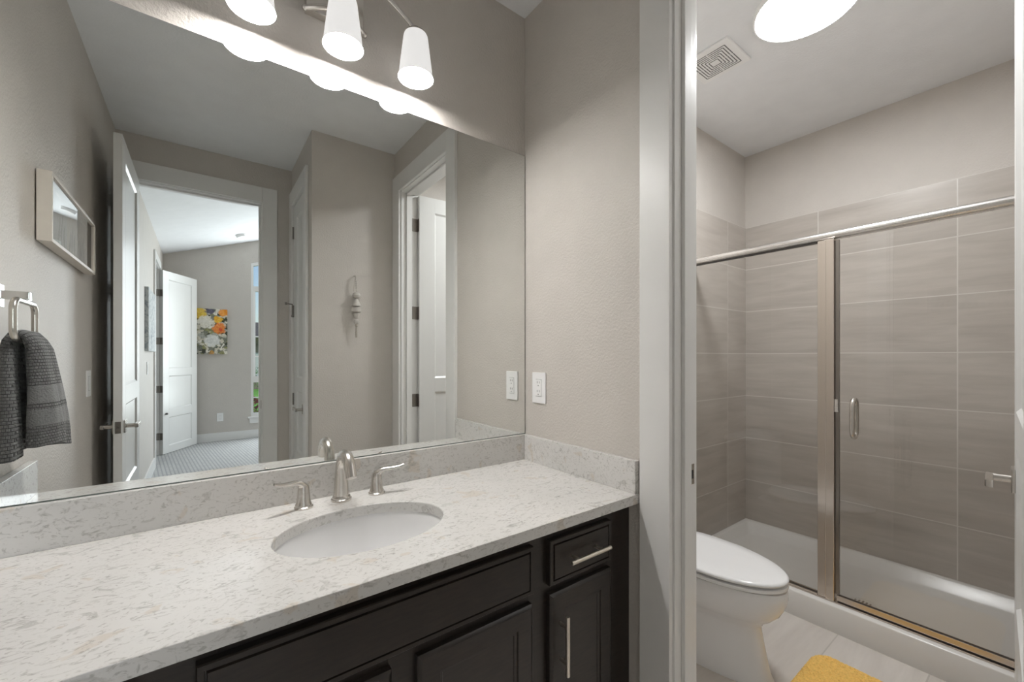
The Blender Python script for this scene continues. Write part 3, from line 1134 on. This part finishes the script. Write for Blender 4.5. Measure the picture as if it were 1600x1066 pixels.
# ------------------------------------------------------------------ outlets and switches
def plate(name, origin, rotz, label, cat, kind_, w=0.082, h=0.126, group=None):
    """wall plate in local coords: x across, -y out of the wall, z up"""
    group = group or {'outlet': 'white wall outlets', 'switch': 'rocker switches on the left walls'}[kind_]
    o = thing(name, origin, label, cat, group, rotz)
    b = NB()
    box(b, -w / 2, w / 2, -0.006, 0.0, 0, h, 0.0022)
    p = obj('cover_plate', b, 'white_plastic', o, local=True)
    b = NB()
    box(b, -0.017, 0.017, -0.0078, -0.005, h / 2 - 0.034, h / 2 + 0.034, 0.001)
    q = obj('receptacle' if kind_ == 'outlet' else 'rocker', b, 'white_plastic', o, local=True)
    b = NB()
    if kind_ == 'outlet':
        for dz in (-0.018, 0.018):
            for dx in (-0.0065, 0.0065):
                box(b, dx - 0.0012, dx + 0.0012, -0.0083, -0.0076, h / 2 + dz, h / 2 + dz + 0.009)
            lathe(b, [(0.0026, -0.0083), (0.0026, -0.0076)], (0, 0, h / 2 + dz - 0.0085), 10, axis='Y')
        box(b, -0.0178, 0.0178, -0.0062, -0.0059, h / 2 - 0.0350, h / 2 + 0.0350)
        obj('outlet_slots', b, 'slot_grey', o, local=True)
    else:
        box(b, -0.0178, 0.0178, -0.0062, -0.0059, h / 2 - 0.0350, h / 2 + 0.0350)
        obj('rocker_gap', b, 'slot_grey', o, local=True)
    return o


plate('power_outlet', (0, -0.0925, 1.101), -PI / 2, 'white double power outlet on the side wall next to the mirror', 'outlet', 'outlet')
plate('power_outlet', (-0.876, YB, 0.306), PI, 'white power outlet low on the far bedroom wall below the painting', 'outlet', 'outlet', 0.08, 0.125)
plate('light_switch', (XL, -1.435, 1.10), PI / 2, 'white rocker switch on the towel wall, in the mirror', 'switch', 'switch')
plate('light_switch', (XL, -4.18, 1.115), PI / 2, 'grey-looking switch plate on the bedroom side wall below the small print', 'switch', 'switch')

# ------------------------------------------------------------------ towel ring and towel
RX, RY0, RY1, RZ1, RZ0 = -1.494, -0.225, -0.400, 1.440, 1.335
tr = thing('towel_ring', (XL, -0.3125, RZ0), 'brushed nickel square towel ring on the left wall, in the mirror', 'towel ring')
b = NB()
box(b, XL, XL + 0.010, -0.3425, -0.2825, 1.425, 1.485, 0.002)
obj('wall_plate', b, 'chrome', tr)
b = NB()
box(b, XL + 0.009, RX + 0.012, -0.3255, -0.2995, 1.444, 1.467, 0.003)
obj('post', b, 'chrome', tr)
b = NB()
rc = 0.030
ring = []
for (cy, cz, a0) in ((RY0 - rc, RZ1 - rc, 0), (RY1 + rc, RZ1 - rc, PI / 2), (RY1 + rc, RZ0 + rc, PI), (RY0 - rc, RZ0 + rc, 1.5 * PI)):
    ring += arc((RX, cy, cz), rc, a0, a0 + PI / 2, 8, 'yz')
tube(b, ring, 0.0075, 14, loop=True, up=(1, 0, 0))
obj('ring', b, 'nickel', tr, smooth=60)

b = NB()
# drape path in the x-z plane: front bottom -> over the lower bar -> back bottom
zt = RZ0 + 0.020
cent = [(-1.454, 1.045), (-1.454, 1.08), (-1.456, 1.12), (-1.458, 1.16), (-1.460, 1.20), (-1.463, 1.24), (-1.466, 1.28), (-1.468, 1.31), (-1.475, 1.332), (-1.484, 1.348),
        (-1.494, 1.353), (-1.504, 1.348), (-1.511, 1.332), (-1.514, 1.31), (-1.516, 1.28), (-1.517, 1.24), (-1.517, 1.20), (-1.517, 1.16), (-1.517, 1.12), (-1.517, 1.08), (-1.517, 1.03)]
NS, NP = len(cent), 64
uvs = []
rings = []
dist = 0.0
for i, (cx, cz) in enumerate(cent):
    p = Vector((cx, cz))
    d = (Vector(cent[min(i + 1, NS - 1)]) - Vector(cent[max(i - 1, 0)])).normalized()
    nx, nz = -d.y, d.x
    if i:
        dist += (p - Vector(cent[i - 1])).length
    k = abs(i - 10) / 10
    front_side = i < 10
    th = (0.012 + 0.020 * min(1, k * 1.3)) if front_side else (0.011 + 0.016 * min(1, k * 1.3))
    wy = 0.060 + 0.018 * k ** 0.8
    cy = -0.315 - (0.012 * k if front_side else -0.004 * k)
    ring = []
    for j in range(NP):
        a = 2 * PI * j / NP
        ca_, sa_ = math.cos(a), math.sin(a)
        yy = wy * math.copysign(abs(ca_) ** 0.75, ca_)
        off = th * math.copysign(abs(sa_) ** 0.8, sa_)
        # soft vertical folds, deeper lower down
        fold = 0.0075 * k * math.sin(yy * 75 + (0.8 if front_side else 2.2) + 1.5 * k) + 0.003 * k * math.sin(yy * 170 + 1.3)
        off += fold
        dz_ = 0.012 * k * math.sin(yy * 28 + (0.5 if front_side else 2.0)) if k > 0.75 else 0
        ring.append(Vector((cx + nx * off, cy + yy, cz + nz * off + dz_ * (k - 0.75) * 4)))
        uvs.append((yy + 2.0 * off, dist))
    rings.append(ring)
loft(b, rings)
uvl = b.loops.layers.uv.new('UVMap')
b.verts.index_update()
for f in b.faces:
    for lp in f.loops:
        lp[uvl].uv = uvs[lp.vert.index]
tw = obj('hand_towel', b, 'towel', smooth=70)
tag(tw, 'charcoal grey woven hand towel hanging over the towel ring, in the mirror', 'towel')

# ------------------------------------------------------------------ shadow-box frame of pressed flowers on the west wall
FX = XL + 0.040
pf = thing('picture_frame', (XL, -0.99, 1.675), 'long pale deep frame of pressed flowers on the left wall, in the mirror', 'picture')
b = NB()
fy0, fy1, fz0, fz1 = -1.345, -0.640, 1.675, 1.910
fwid = 0.012
box(b, XL + 0.004, FX, fy0, fy0 + fwid, fz0, fz1, 0.001)
box(b, XL + 0.004, FX, fy1 - fwid, fy1, fz0, fz1, 0.001)
box(b, XL + 0.004, FX, fy0 + fwid, fy1 - fwid, fz0, fz0 + fwid, 0.001)
box(b, XL + 0.004, FX, fy0 + fwid, fy1 - fwid, fz1 - fwid, fz1, 0.001)
box(b, XL, XL + 0.004, fy0 + 0.03, fy1 - 0.03, fz0 + 0.03, fz1 - 0.03)
obj('frame', b, 'frame_wood', pf)
b = NB()
box(b, XL + 0.006, XL + 0.010, fy0 + fwid, fy1 - fwid, fz0 + fwid, fz1 - fwid)
bk = obj('backing', b, 'mat_board', pf, smooth=0)
cols = ['panel_grey', 'panel_grey', 'panel_beige', 'panel_brown']
iy0, iy1 = fy0 + 0.03, fy1 - 0.03
for k in range(4):
    a1 = iy1 - (iy1 - iy0) / 4 * k
    a0 = a1 - (iy1 - iy0) / 4
    b = NB()
    box(b, XL + 0.010, XL + 0.0115, a0 + 0.001, a1 - 0.001, fz0 + 0.024, fz1 - 0.024)
    pn = obj('art_panel', b, cols[k], pf, smooth=0)
    b = NB()
    for q in range(3):
        yy = a0 + (a1 - a0) * (0.25 + 0.25 * q)
        h_ = random.uniform(0.08, 0.15)
        zb = fz0 + 0.035
        st = [(XL + 0.0122, yy + 0.012 * math.sin(3 * s / 8 + q), zb + h_ * s / 8) for s in range(9)]
        tube(b, st, 0.0012, 6)
        for s in range(2, 9):
            p = Vector(st[s])
            for sg in (-1, 1):
                l = 0.018 * (1.1 - s / 11)
                vs_ = [b.verts.new(p + Vector((0.0003, *o_))) for o_ in ((0, 0), (sg * l * 0.5, 0.002), (sg * l, l * 0.8), (sg * l * 0.3, l * 0.6))]
                b.faces.new(vs_)
    obj('pressed_sprig', b, 'sprig', pn, smooth=0)
b = NB()
box(b, FX - 0.008, FX - 0.006, fy0 + fwid, fy1 - fwid, fz0 + fwid, fz1 - fwid)
obj('glass', b, 'clear_glass', pf, smooth=0)

# ------------------------------------------------------------------ bead garland on the closet face
gx, gy = -0.276, -1.50
gd = thing('bead_garland', (gx, gy, 1.41), 'hanging string of whitewashed wooden beads with tassel, in the mirror', 'wall decoration')
b = NB()
lathe(b, [(0.004, gy), (0.004, gy + 0.022), (0.008, gy + 0.023), (0.008, gy + 0.026)], (gx - 0.006, 0, 1.838), 12, axis='Y')
obj('nail', b, 'bead_wood', gd)
yc = gy + 0.029
b = NB()
tube(b, [(gx - 0.018, yc, 1.73), (gx - 0.012, yc, 1.80), (gx - 0.006, yc, 1.840), (gx - 0.001, yc, 1.80), (gx, yc, 1.735), (gx, yc, 1.50)], 0.0018, 8)
obj('string', b, 'twine', gd)
for i in range(8):
    b = NB()
    uvsphere(b, (gx - 0.003 + 0.0004 * i, yc, 1.822 - 0.0118 * i), 0.0058, n=12)
    obj('small_bead', b, 'bead_wood', gd, smooth=60)
for z, prof in ((1.705, [(0.006, 0.022), (0.020, 0.015), (0.026, 0.0), (0.020, -0.015), (0.006, -0.022)]),
                (1.655, [(0.005, 0.028), (0.012, 0.02), (0.026, -0.012), (0.026, -0.022), (0.010, -0.027)]),
                (1.609, [(0.010, 0.018), (0.029, 0.015), (0.031, -0.012), (0.026, -0.018), (0.010, -0.019)]),
                (1.568, [(0.008, 0.022), (0.020, 0.014), (0.019, 0.0), (0.011, -0.018), (0.005, -0.022)]),
                (1.528, [(0.005, 0.018), (0.015, 0.013), (0.018, 0.0), (0.015, -0.013), (0.005, -0.017)])):
    b = NB()
    lathe(b, [(r, z + dz) for r, dz in reversed(prof)], (gx, yc, 0), 24)
    obj('bead', b, 'bead_wood', gd, smooth=40)
b = NB()
lathe(b, [(0.006, 1.495), (0.011, 1.502), (0.006, 1.512)], (gx, yc, 0), 14)
for k in range(14):
    a = 2 * PI * k / 14
    r = 0.006
    tube(b, [(gx + r * 0.6 * math.cos(a), yc + r * 0.6 * math.sin(a), 1.50), (gx + r * math.cos(a), yc + r * math.sin(a), 1.42 + 0.012 * random.random())], 0.0014, 5)
obj('tassel', b, 'twine', gd)

# ------------------------------------------------------------------ toilet room
TX = 0.680


def egg(w, yf, yb, z, n=48, pw=1.0):
    """plan outline of a bowl: elliptical front (towards -y), squarer back"""
    ym = yb + (yf - yb) * 0.42
    out = []
    for i in range(n):
        a = 2 * PI * i / n
        c_, s_ = math.cos(a), math.sin(a)
        if s_ < 0:
            out.append(Vector((TX + w * c_, ym + (ym - yf) * s_, z)))
        else:
            out.append(Vector((TX + w * math.copysign(abs(c_) ** 0.6, c_), ym + (yb - ym) * abs(s_) ** 0.6, z)))
    return out


to = thing('toilet', (TX, -0.40, 0), 'white elongated two-piece toilet with closed lid beside the shower', 'toilet')
b = NB()
secs = [(0.128, -0.702, -0.10, 0.0), (0.128, -0.702, -0.10, 0.012), (0.120, -0.692, -0.10, 0.03), (0.110, -0.676, -0.10, 0.10), (0.106, -0.662, -0.10, 0.17), (0.108, -0.656, -0.10, 0.205),
        (0.118, -0.668, -0.09, 0.228), (0.140, -0.696, -0.07, 0.250), (0.160, -0.722, -0.05, 0.278), (0.174, -0.741, -0.03, 0.315), (0.181, -0.750, -0.03, 0.350), (0.182, -0.751, -0.03, 0.372),
        (0.178, -0.747, -0.03, 0.384), (0.150, -0.719, -0.04, 0.3865)]
loft(b, [egg(*s) for s in secs])
obj('bowl', b, 'porcelain', to, smooth=60)
b = NB()
loft(b, [egg(w_, yf_, -0.235, z_) for w_, yf_, z_ in ((0.150, -0.719, 0.3925), (0.180, -0.749, 0.3945), (0.181, -0.750, 0.401), (0.180, -0.749, 0.4065), (0.150, -0.719, 0.4085))])
obj('seat', b, 'porcelain', to, smooth=50)
b = NB()
loft(b, [egg(w_, yf_, -0.225, z_) for w_, yf_, z_ in ((0.150, -0.719, 0.4145), (0.179, -0.748, 0.4165), (0.1815, -0.7505, 0.4215), (0.180, -0.749, 0.427), (0.172, -0.741, 0.4315), (0.12, -0.69, 0.4345), (0.04, -0.60, 0.4355))])
obj('lid', b, 'porcelain', to, smooth=60)
for sg in (-1, 1):
    b = NB()
    box(b, TX + sg * 0.07 - 0.02, TX + sg * 0.07 + 0.02, -0.245, -0.215, 0.388, 0.428, 0.006)
    obj('seat_hinge', b, 'porcelain', to)
b = NB()
box(b, TX - 0.215, TX + 0.215, -0.205, -0.012, 0.372, 0.735, 0.025, 4)
obj('tank', b, 'porcelain', to, smooth=50)
b = NB()
box(b, TX - 0.225, TX + 0.225, -0.213, -0.006, 0.735, 0.768, 0.012, 3)
obj('tank_lid', b, 'porcelain', to, smooth=50)
b = NB()
lathe(b, [(0.012, -0.222), (0.012, -0.204)], (TX - 0.15, 0, 0.67), 14, axis='Y')
box(b, TX - 0.155, TX - 0.075, -0.232, -0.220, 0.660, 0.674, 0.004)
obj('flush_lever', b, 'chrome', to)

# shower pan
sp = thing('shower_pan', (1.65, -0.75, 0), 'white acrylic shower pan with raised curb behind the glass', 'shower pan')
b = NB()
PX0, PX1, PY0, PY1, PZ = 1.256, 2.0425, -1.489, -0.0045, 0.124


def rr4(x0, x1, y0, y1, z, r=0.0, n=6):
    out = []
    for cx, cy, a0 in ((x1 - r, y1 - r, 0), (x0 + r, y1 - r, PI / 2), (x0 + r, y0 + r, PI), (x1 - r, y0 + r, 1.5 * PI)):
        for i in range(n + 1):
            a = a0 + PI / 2 * i / n
            out.append(Vector((cx + r * math.cos(a), cy + r * math.sin(a), z)))
    return out


loft(b, [rr4(PX0, PX1, PY0, PY1, 0, 0.002), rr4(PX0, PX1, PY0, PY1, PZ - 0.006, 0.002), rr4(PX0 + 0.006, PX1, PY0, PY1, PZ, 0.002),
         rr4(PX0 + 0.096, PX1 - 0.022, PY0 + 0.022, PY1 - 0.022, PZ, 0.03), rr4(PX0 + 0.104, PX1 - 0.030, PY0 + 0.030, PY1 - 0.030, PZ - 0.006, 0.04),
         rr4(PX0 + 0.118, PX1 - 0.052, PY0 + 0.052, PY1 - 0.052, 0.066, 0.06), rr4(PX0 + 0.128, PX1 - 0.075, PY0 + 0.075, PY1 - 0.075, 0.056, 0.07),
         rr4(PX0 + 0.26, PX1 - 0.22, PY0 + 0.40, PY1 - 0.40, 0.050, 0.05), rr4(1.556 - 0.06, 1.556 + 0.06, -0.775 - 0.06, -0.775 + 0.06, 0.046, 0.05)])
obj('basin', b, 'acrylic', sp, smooth=50)
b = NB()
lathe(b, [(0.054, 0.044), (0.054, 0.048), (0.050, 0.0495), (0.030, 0.0495)], (1.556, -0.775, 0), 32)
dn = obj('drain_cover', b, 'acrylic', sp, smooth=40)
b = NB()
for k in range(-2, 3):
    hw = 0.026 - 0.004 * abs(k)
    box(b, 1.556 - hw, 1.556 + hw, -0.775 + k * 0.015 - 0.0035, -0.775 + k * 0.015 + 0.0035, 0.0490, 0.0502)
obj('drain_slot', b, 'bronze_nickel', dn, smooth=0)

# glass enclosure
XG = 1.306
en = thing('shower_enclosure', (XG, -0.75, PZ), 'framed clear glass shower screen with satin metal rails and post', 'shower screen')
b = NB()
hp = []
for i in range(13):
    a = -PI / 2 + PI * i / 12
    hp.append((XG + 0.0 - 0.024 * math.cos(a) + 0.004, 1.874 + 0.020 * math.sin(a)))
hp += [(XG + 0.024, 1.894), (XG + 0.024, 1.854)]
prism(b, hp, 1, -1.489, -0.0045)
obj('header_rail', b, 'satin_aluminium', en, smooth=25)
b = NB()
box(b, XG - 0.004, XG + 0.008, -0.662, -0.022, 1.846, 1.855)
obj('header_seal', b, 'seal', en, smooth=0)
b = NB()
box(b, XG - 0.020, XG + 0.020, -1.489, -0.0045, PZ, PZ + 0.008, 0.002)
box(b, XG - 0.018, XG - 0.010, -0.664, -0.0045, PZ + 0.008, PZ + 0.014)
box(b, XG + 0.006, XG + 0.018, -0.664, -0.0045, PZ + 0.008, PZ + 0.014)
obj('threshold', b, 'enclosure_metal', en)
b = NB()
box(b, XG - 0.015, XG + 0.015, -0.026, -0.0045, PZ + 0.008, 1.854, 0.002)
obj('wall_channel', b, 'enclosure_metal', en)
b = NB()
box(b, XG - 0.015, XG + 0.015, -1.489, -1.464, PZ + 0.008, 1.854, 0.002)
obj('wall_channel', b, 'enclosure_metal', en)
b = NB()
box(b, XG - 0.016, XG + 0.016, -0.698, -0.664, PZ + 0.008, 1.854, 0.003)
box(b, XG - 0.022, XG + 0.018, -0.732, -0.698, PZ + 0.008, 1.854, 0.003)
obj('post', b, 'enclosure_metal', en)
b = NB()
box(b, XG - 0.002, XG + 0.004, -0.666, -0.024, PZ + 0.009, 1.856)
obj('fixed_glass', b, 'clear_glass', en, smooth=0)
b = NB()
box(b, XG - 0.005, XG - 0.002, -0.664, -0.0265, PZ + 0.010, PZ + 0.014)
box(b, XG - 0.005, XG - 0.002, -0.6645, -0.6615, PZ + 0.014, 1.85)
obj('glass_seal', b, 'seal', en, smooth=0)
b = NB()
box(b, XG - 0.003, XG + 0.003, -1.462, -0.746, PZ + 0.036, 1.846)
gd_ = obj('glass_door', b, 'clear_glass', en, smooth=0)
b = NB()
box(b, XG - 0.011, XG + 0.011, -1.462, -0.738, PZ + 0.013, PZ + 0.038, 0.002)
obj('bottom_rail', b, 'enclosure_metal', gd_)
b = NB()
box(b, XG - 0.006, XG + 0.006, -1.462, -0.742, PZ + 0.0085, PZ + 0.0125)
box(b, XG - 0.004, XG - 0.0031, -1.462, -0.746, PZ + 0.0385, PZ + 0.042)
obj('bottom_sweep', b, 'seal', gd_, smooth=0)
b = NB()
box(b, XG - 0.007, XG + 0.007, -0.748, -0.733, PZ + 0.040, 1.846, 0.001)
obj('edge_strip', b, 'bronze_nickel', gd_)
b = NB()
box(b, XG - 0.017, XG + 0.004, -0.745, -0.7325, 1.03, 1.09, 0.001)
obj('door_catch', b, 'satin_aluminium', gd_)
b = NB()
hz0, hz1, hd = 0.918, 1.096, 0.034
loop = arc((XG, -0.803, hz1 - hd), hd, 0, PI, 14, 'xz') + arc((XG, -0.803, hz0 + hd), hd, PI, 2 * PI, 14, 'xz')
tube(b, loop, 0.0095, 16, loop=True, up=(0, 1, 0))
obj('handle', b, 'nickel', gd_, smooth=60)

# ceiling light and fan
cl = thing('ceiling_light', (0.871, -0.749, H), 'round white flush ceiling light over the toilet', 'ceiling light')
b = NB()
lathe(b, [(0.180, H - 0.0235), (0.184, H - 0.024), (0.187, H - 0.020), (0.187, H)], (0.871, -0.749, 0), 64, cap0=False)
obj('rim', b, 'white_plastic', cl, smooth=40)
b = NB()
lathe(b, [(0.02, H - 0.0225), (0.10, H - 0.0222), (0.155, H - 0.0219), (0.170, H - 0.0217), (0.179, H - 0.0215)], (0.871, -0.749, 0), 64)
obj('diffuser', b, 'disc_diffuser', cl, smooth=60)

vn = thing('exhaust_fan_grille', (0.905, -0.36, H), 'square white exhaust fan grille on the toilet room ceiling', 'vent')
b = NB()
GX, GY, GR = 0.903, -0.360, 0.116
prism(b, [(GX - GR, GY - GR), (GX + GR, GY - GR), (GX + GR, GY + GR), (GX - GR, GY + GR)], 2, H - 0.012, H)
obj('grille_cover', b, 'white_plastic', vn, smooth=0, bevel=0.004)
b = NB()
for k in range(6):
    r = 0.084 - k * 0.0125
    w_ = 0.0042
    for s in (-1, 1):
        for sg in (-1, 1):
            gap = 0.002 if k < 5 else 0.0
            if r - gap > 0.008:
                lo_, hi_ = (gap, r) if s > 0 else (-r, -gap)
                box(b, GX + lo_, GX + hi_, GY + sg * r - w_ / 2, GY + sg * r + w_ / 2, H - 0.0128, H - 0.0119)
                box(b, GX + sg * r - w_ / 2, GX + sg * r + w_ / 2, GY + lo_, GY + hi_, H - 0.0128, H - 0.0119)
obj('grille_slots', b, 'slot_grey', vn, smooth=0)

# bath mat
b = NB()
mx0, mx1, my0, my1 = 0.60, 1.035, -1.22, -0.735
NX, NY = 110, 120
grid = []
for i in range(NX + 1):
    row = []
    for j in range(NY + 1):
        u, v_ = i / NX * 2 - 1, j / NY * 2 - 1
        hw, hl = (mx1 - mx0) / 2, (my1 - my0) / 2
        x, y = u * hw, v_ * hl
        r = 0.07
        ex, ey = max(abs(x) - (hw - r), 0), max(abs(y) - (hl - r), 0)
        if ex > 0 and ey > 0:
            l = math.hypot(ex, ey)
            m_ = max(ex, ey)
            k = m_ / l
            x = math.copysign(hw - r + ex * k, x)
            y = math.copysign(hl - r + ey * k, y)
        e = min(1.0, (1 - max(abs(u), abs(v_))) * 9)
        z = 0.003 + 0.020 * math.sqrt(max(e, 0)) + (random.uniform(-0.0026, 0.0026) if e > 0.15 else 0)
        x += random.uniform(-0.0015, 0.0015)
        y += random.uniform(-0.0015, 0.0015)
        row.append(b.verts.new(((mx0 + mx1) / 2 + x, (my0 + my1) / 2 + y, z)))
    grid.append(row)
for i in range(NX):
    for j in range(NY):
        b.faces.new((grid[i][j], grid[i + 1][j], grid[i + 1][j + 1], grid[i][j + 1]))
border = [grid[i][0] for i in range(NX)] + [grid[NX][j] for j in range(NY)] + [grid[i][NY] for i in range(NX, 0, -1)] + [grid[0][j] for j in range(NY, 0, -1)]
low = [b.verts.new((v.co.x, v.co.y, 0.0005)) for v in border]
for i in range(len(border)):
    k = (i + 1) % len(border)
    b.faces.new((border[k], border[i], low[i], low[k]))
b.faces.new(low)
bmesh.ops.recalc_face_normals(b, faces=b.faces[:])
tag(obj('bath_mat', b, 'mat_yellow', smooth=0), 'plush mustard yellow bath mat on the floor in front of the toilet', 'bath mat')

# ------------------------------------------------------------------ bedroom things seen in the mirror
pt = thing('painting', (-0.975, YB + 0.02, 1.335), 'square canvas of yellow, orange and white flowers on the far bedroom wall', 'painting')
b = NB()
box(b, -1.170, -0.785, YB + 0.001, YB + 0.038, 1.335, 2.020, 0.003)
obj('canvas', b, 'painting', pt)
wp = thing('wall_print', (XL, -4.34, 1.35), 'grey-blue print on the bedroom side wall left of the bedroom door', 'picture')
b = NB()
box(b, XL, XL + 0.03, -4.73, -3.96, 1.35, 1.975, 0.002)
obj('canvas', b, 'blue_print', wp)
sdx, sdy = -0.648, -5.80
sd = thing('smoke_detector', (sdx, sdy, CZ(sdx)), 'round white smoke detector on the sloped bedroom ceiling', 'smoke detector')
sd.rotation_euler = (0, -math.atan(SL), 0)
b = NB()
lathe(b, [(0.050, -0.042), (0.062, -0.036), (0.066, -0.015), (0.072, -0.012), (0.072, 0.001)], (0, 0, 0), 32)
obj('housing', b, 'white_plastic', sd, local=True)

# ------------------------------------------------------------------ outdoors beyond the bedroom window
b = NB()
box(b, -30, 40, -60, YB - 0.15, -0.6, -0.25)
struct('ground', b, 'grass', 'bright green lawn outside the bedroom window', 'lawn', smooth=0)
hs = thing('neighbour_house', (3.5, -24, -0.25), 'stone neighbour house with dark roof beyond the lawn', 'house')
b = NB()
box(b, -0.4, 12, -30, -22, -0.25, 2.25)
obj('wall', b, 'house_stone', hs, smooth=0)
b = NB()
prism(b, [(-30.6, 2.25), (-21.4, 2.25), (-26, 3.25)], 0, -0.9, 12.5)
obj('roof', b, 'house_roof', hs, smooth=0)
b = NB()
box(b, 0.85, 2.0, -22.05, -21.95, 0.3, 1.5)
obj('window', b, 'house_trim', hs, smooth=0)


def shrub(name, c, r, h, mat, label):
    b = NB()
    tube(b, [(c[0], c[1], -0.26), (c[0], c[1], c[2] + h * 0.6)], 0.02, 8)
    for k in range(800):
        th_ = random.uniform(0, 2 * PI)
        ph = math.acos(random.uniform(-0.7, 1))
        rr_ = random.uniform(0.55, 1)
        p = Vector((c[0] + r * rr_ * math.sin(ph) * math.cos(th_), c[1] + r * rr_ * math.sin(ph) * math.sin(th_), c[2] + h * (0.45 + 0.55 * rr_ * math.cos(ph))))
        s_ = random.uniform(0.03, 0.055)
        a = Vector((random.uniform(-1, 1), random.uniform(-1, 1), random.uniform(-1, 1))).normalized()
        c2 = a.cross(Vector((0.3, 0.5, 0.8))).normalized()
        b.faces.new([b.verts.new(p + a * s_), b.verts.new(p + c2 * s_ * 0.5), b.verts.new(p - a * s_), b.verts.new(p - c2 * s_ * 0.5)])
    return tag(obj(name, b, mat, smooth=0), label, 'shrub', 'shrubs outside the bedroom window')


shrub('shrub', (-0.15, -7.5, -0.25), 0.50, 0.85, 'leaf_red', 'dark red shrub just outside the bedroom window')
shrub('shrub', (1.2, -20.5, -0.25), 1.0, 1.2, 'leaf_green', 'dark green shrub in front of the neighbour house')
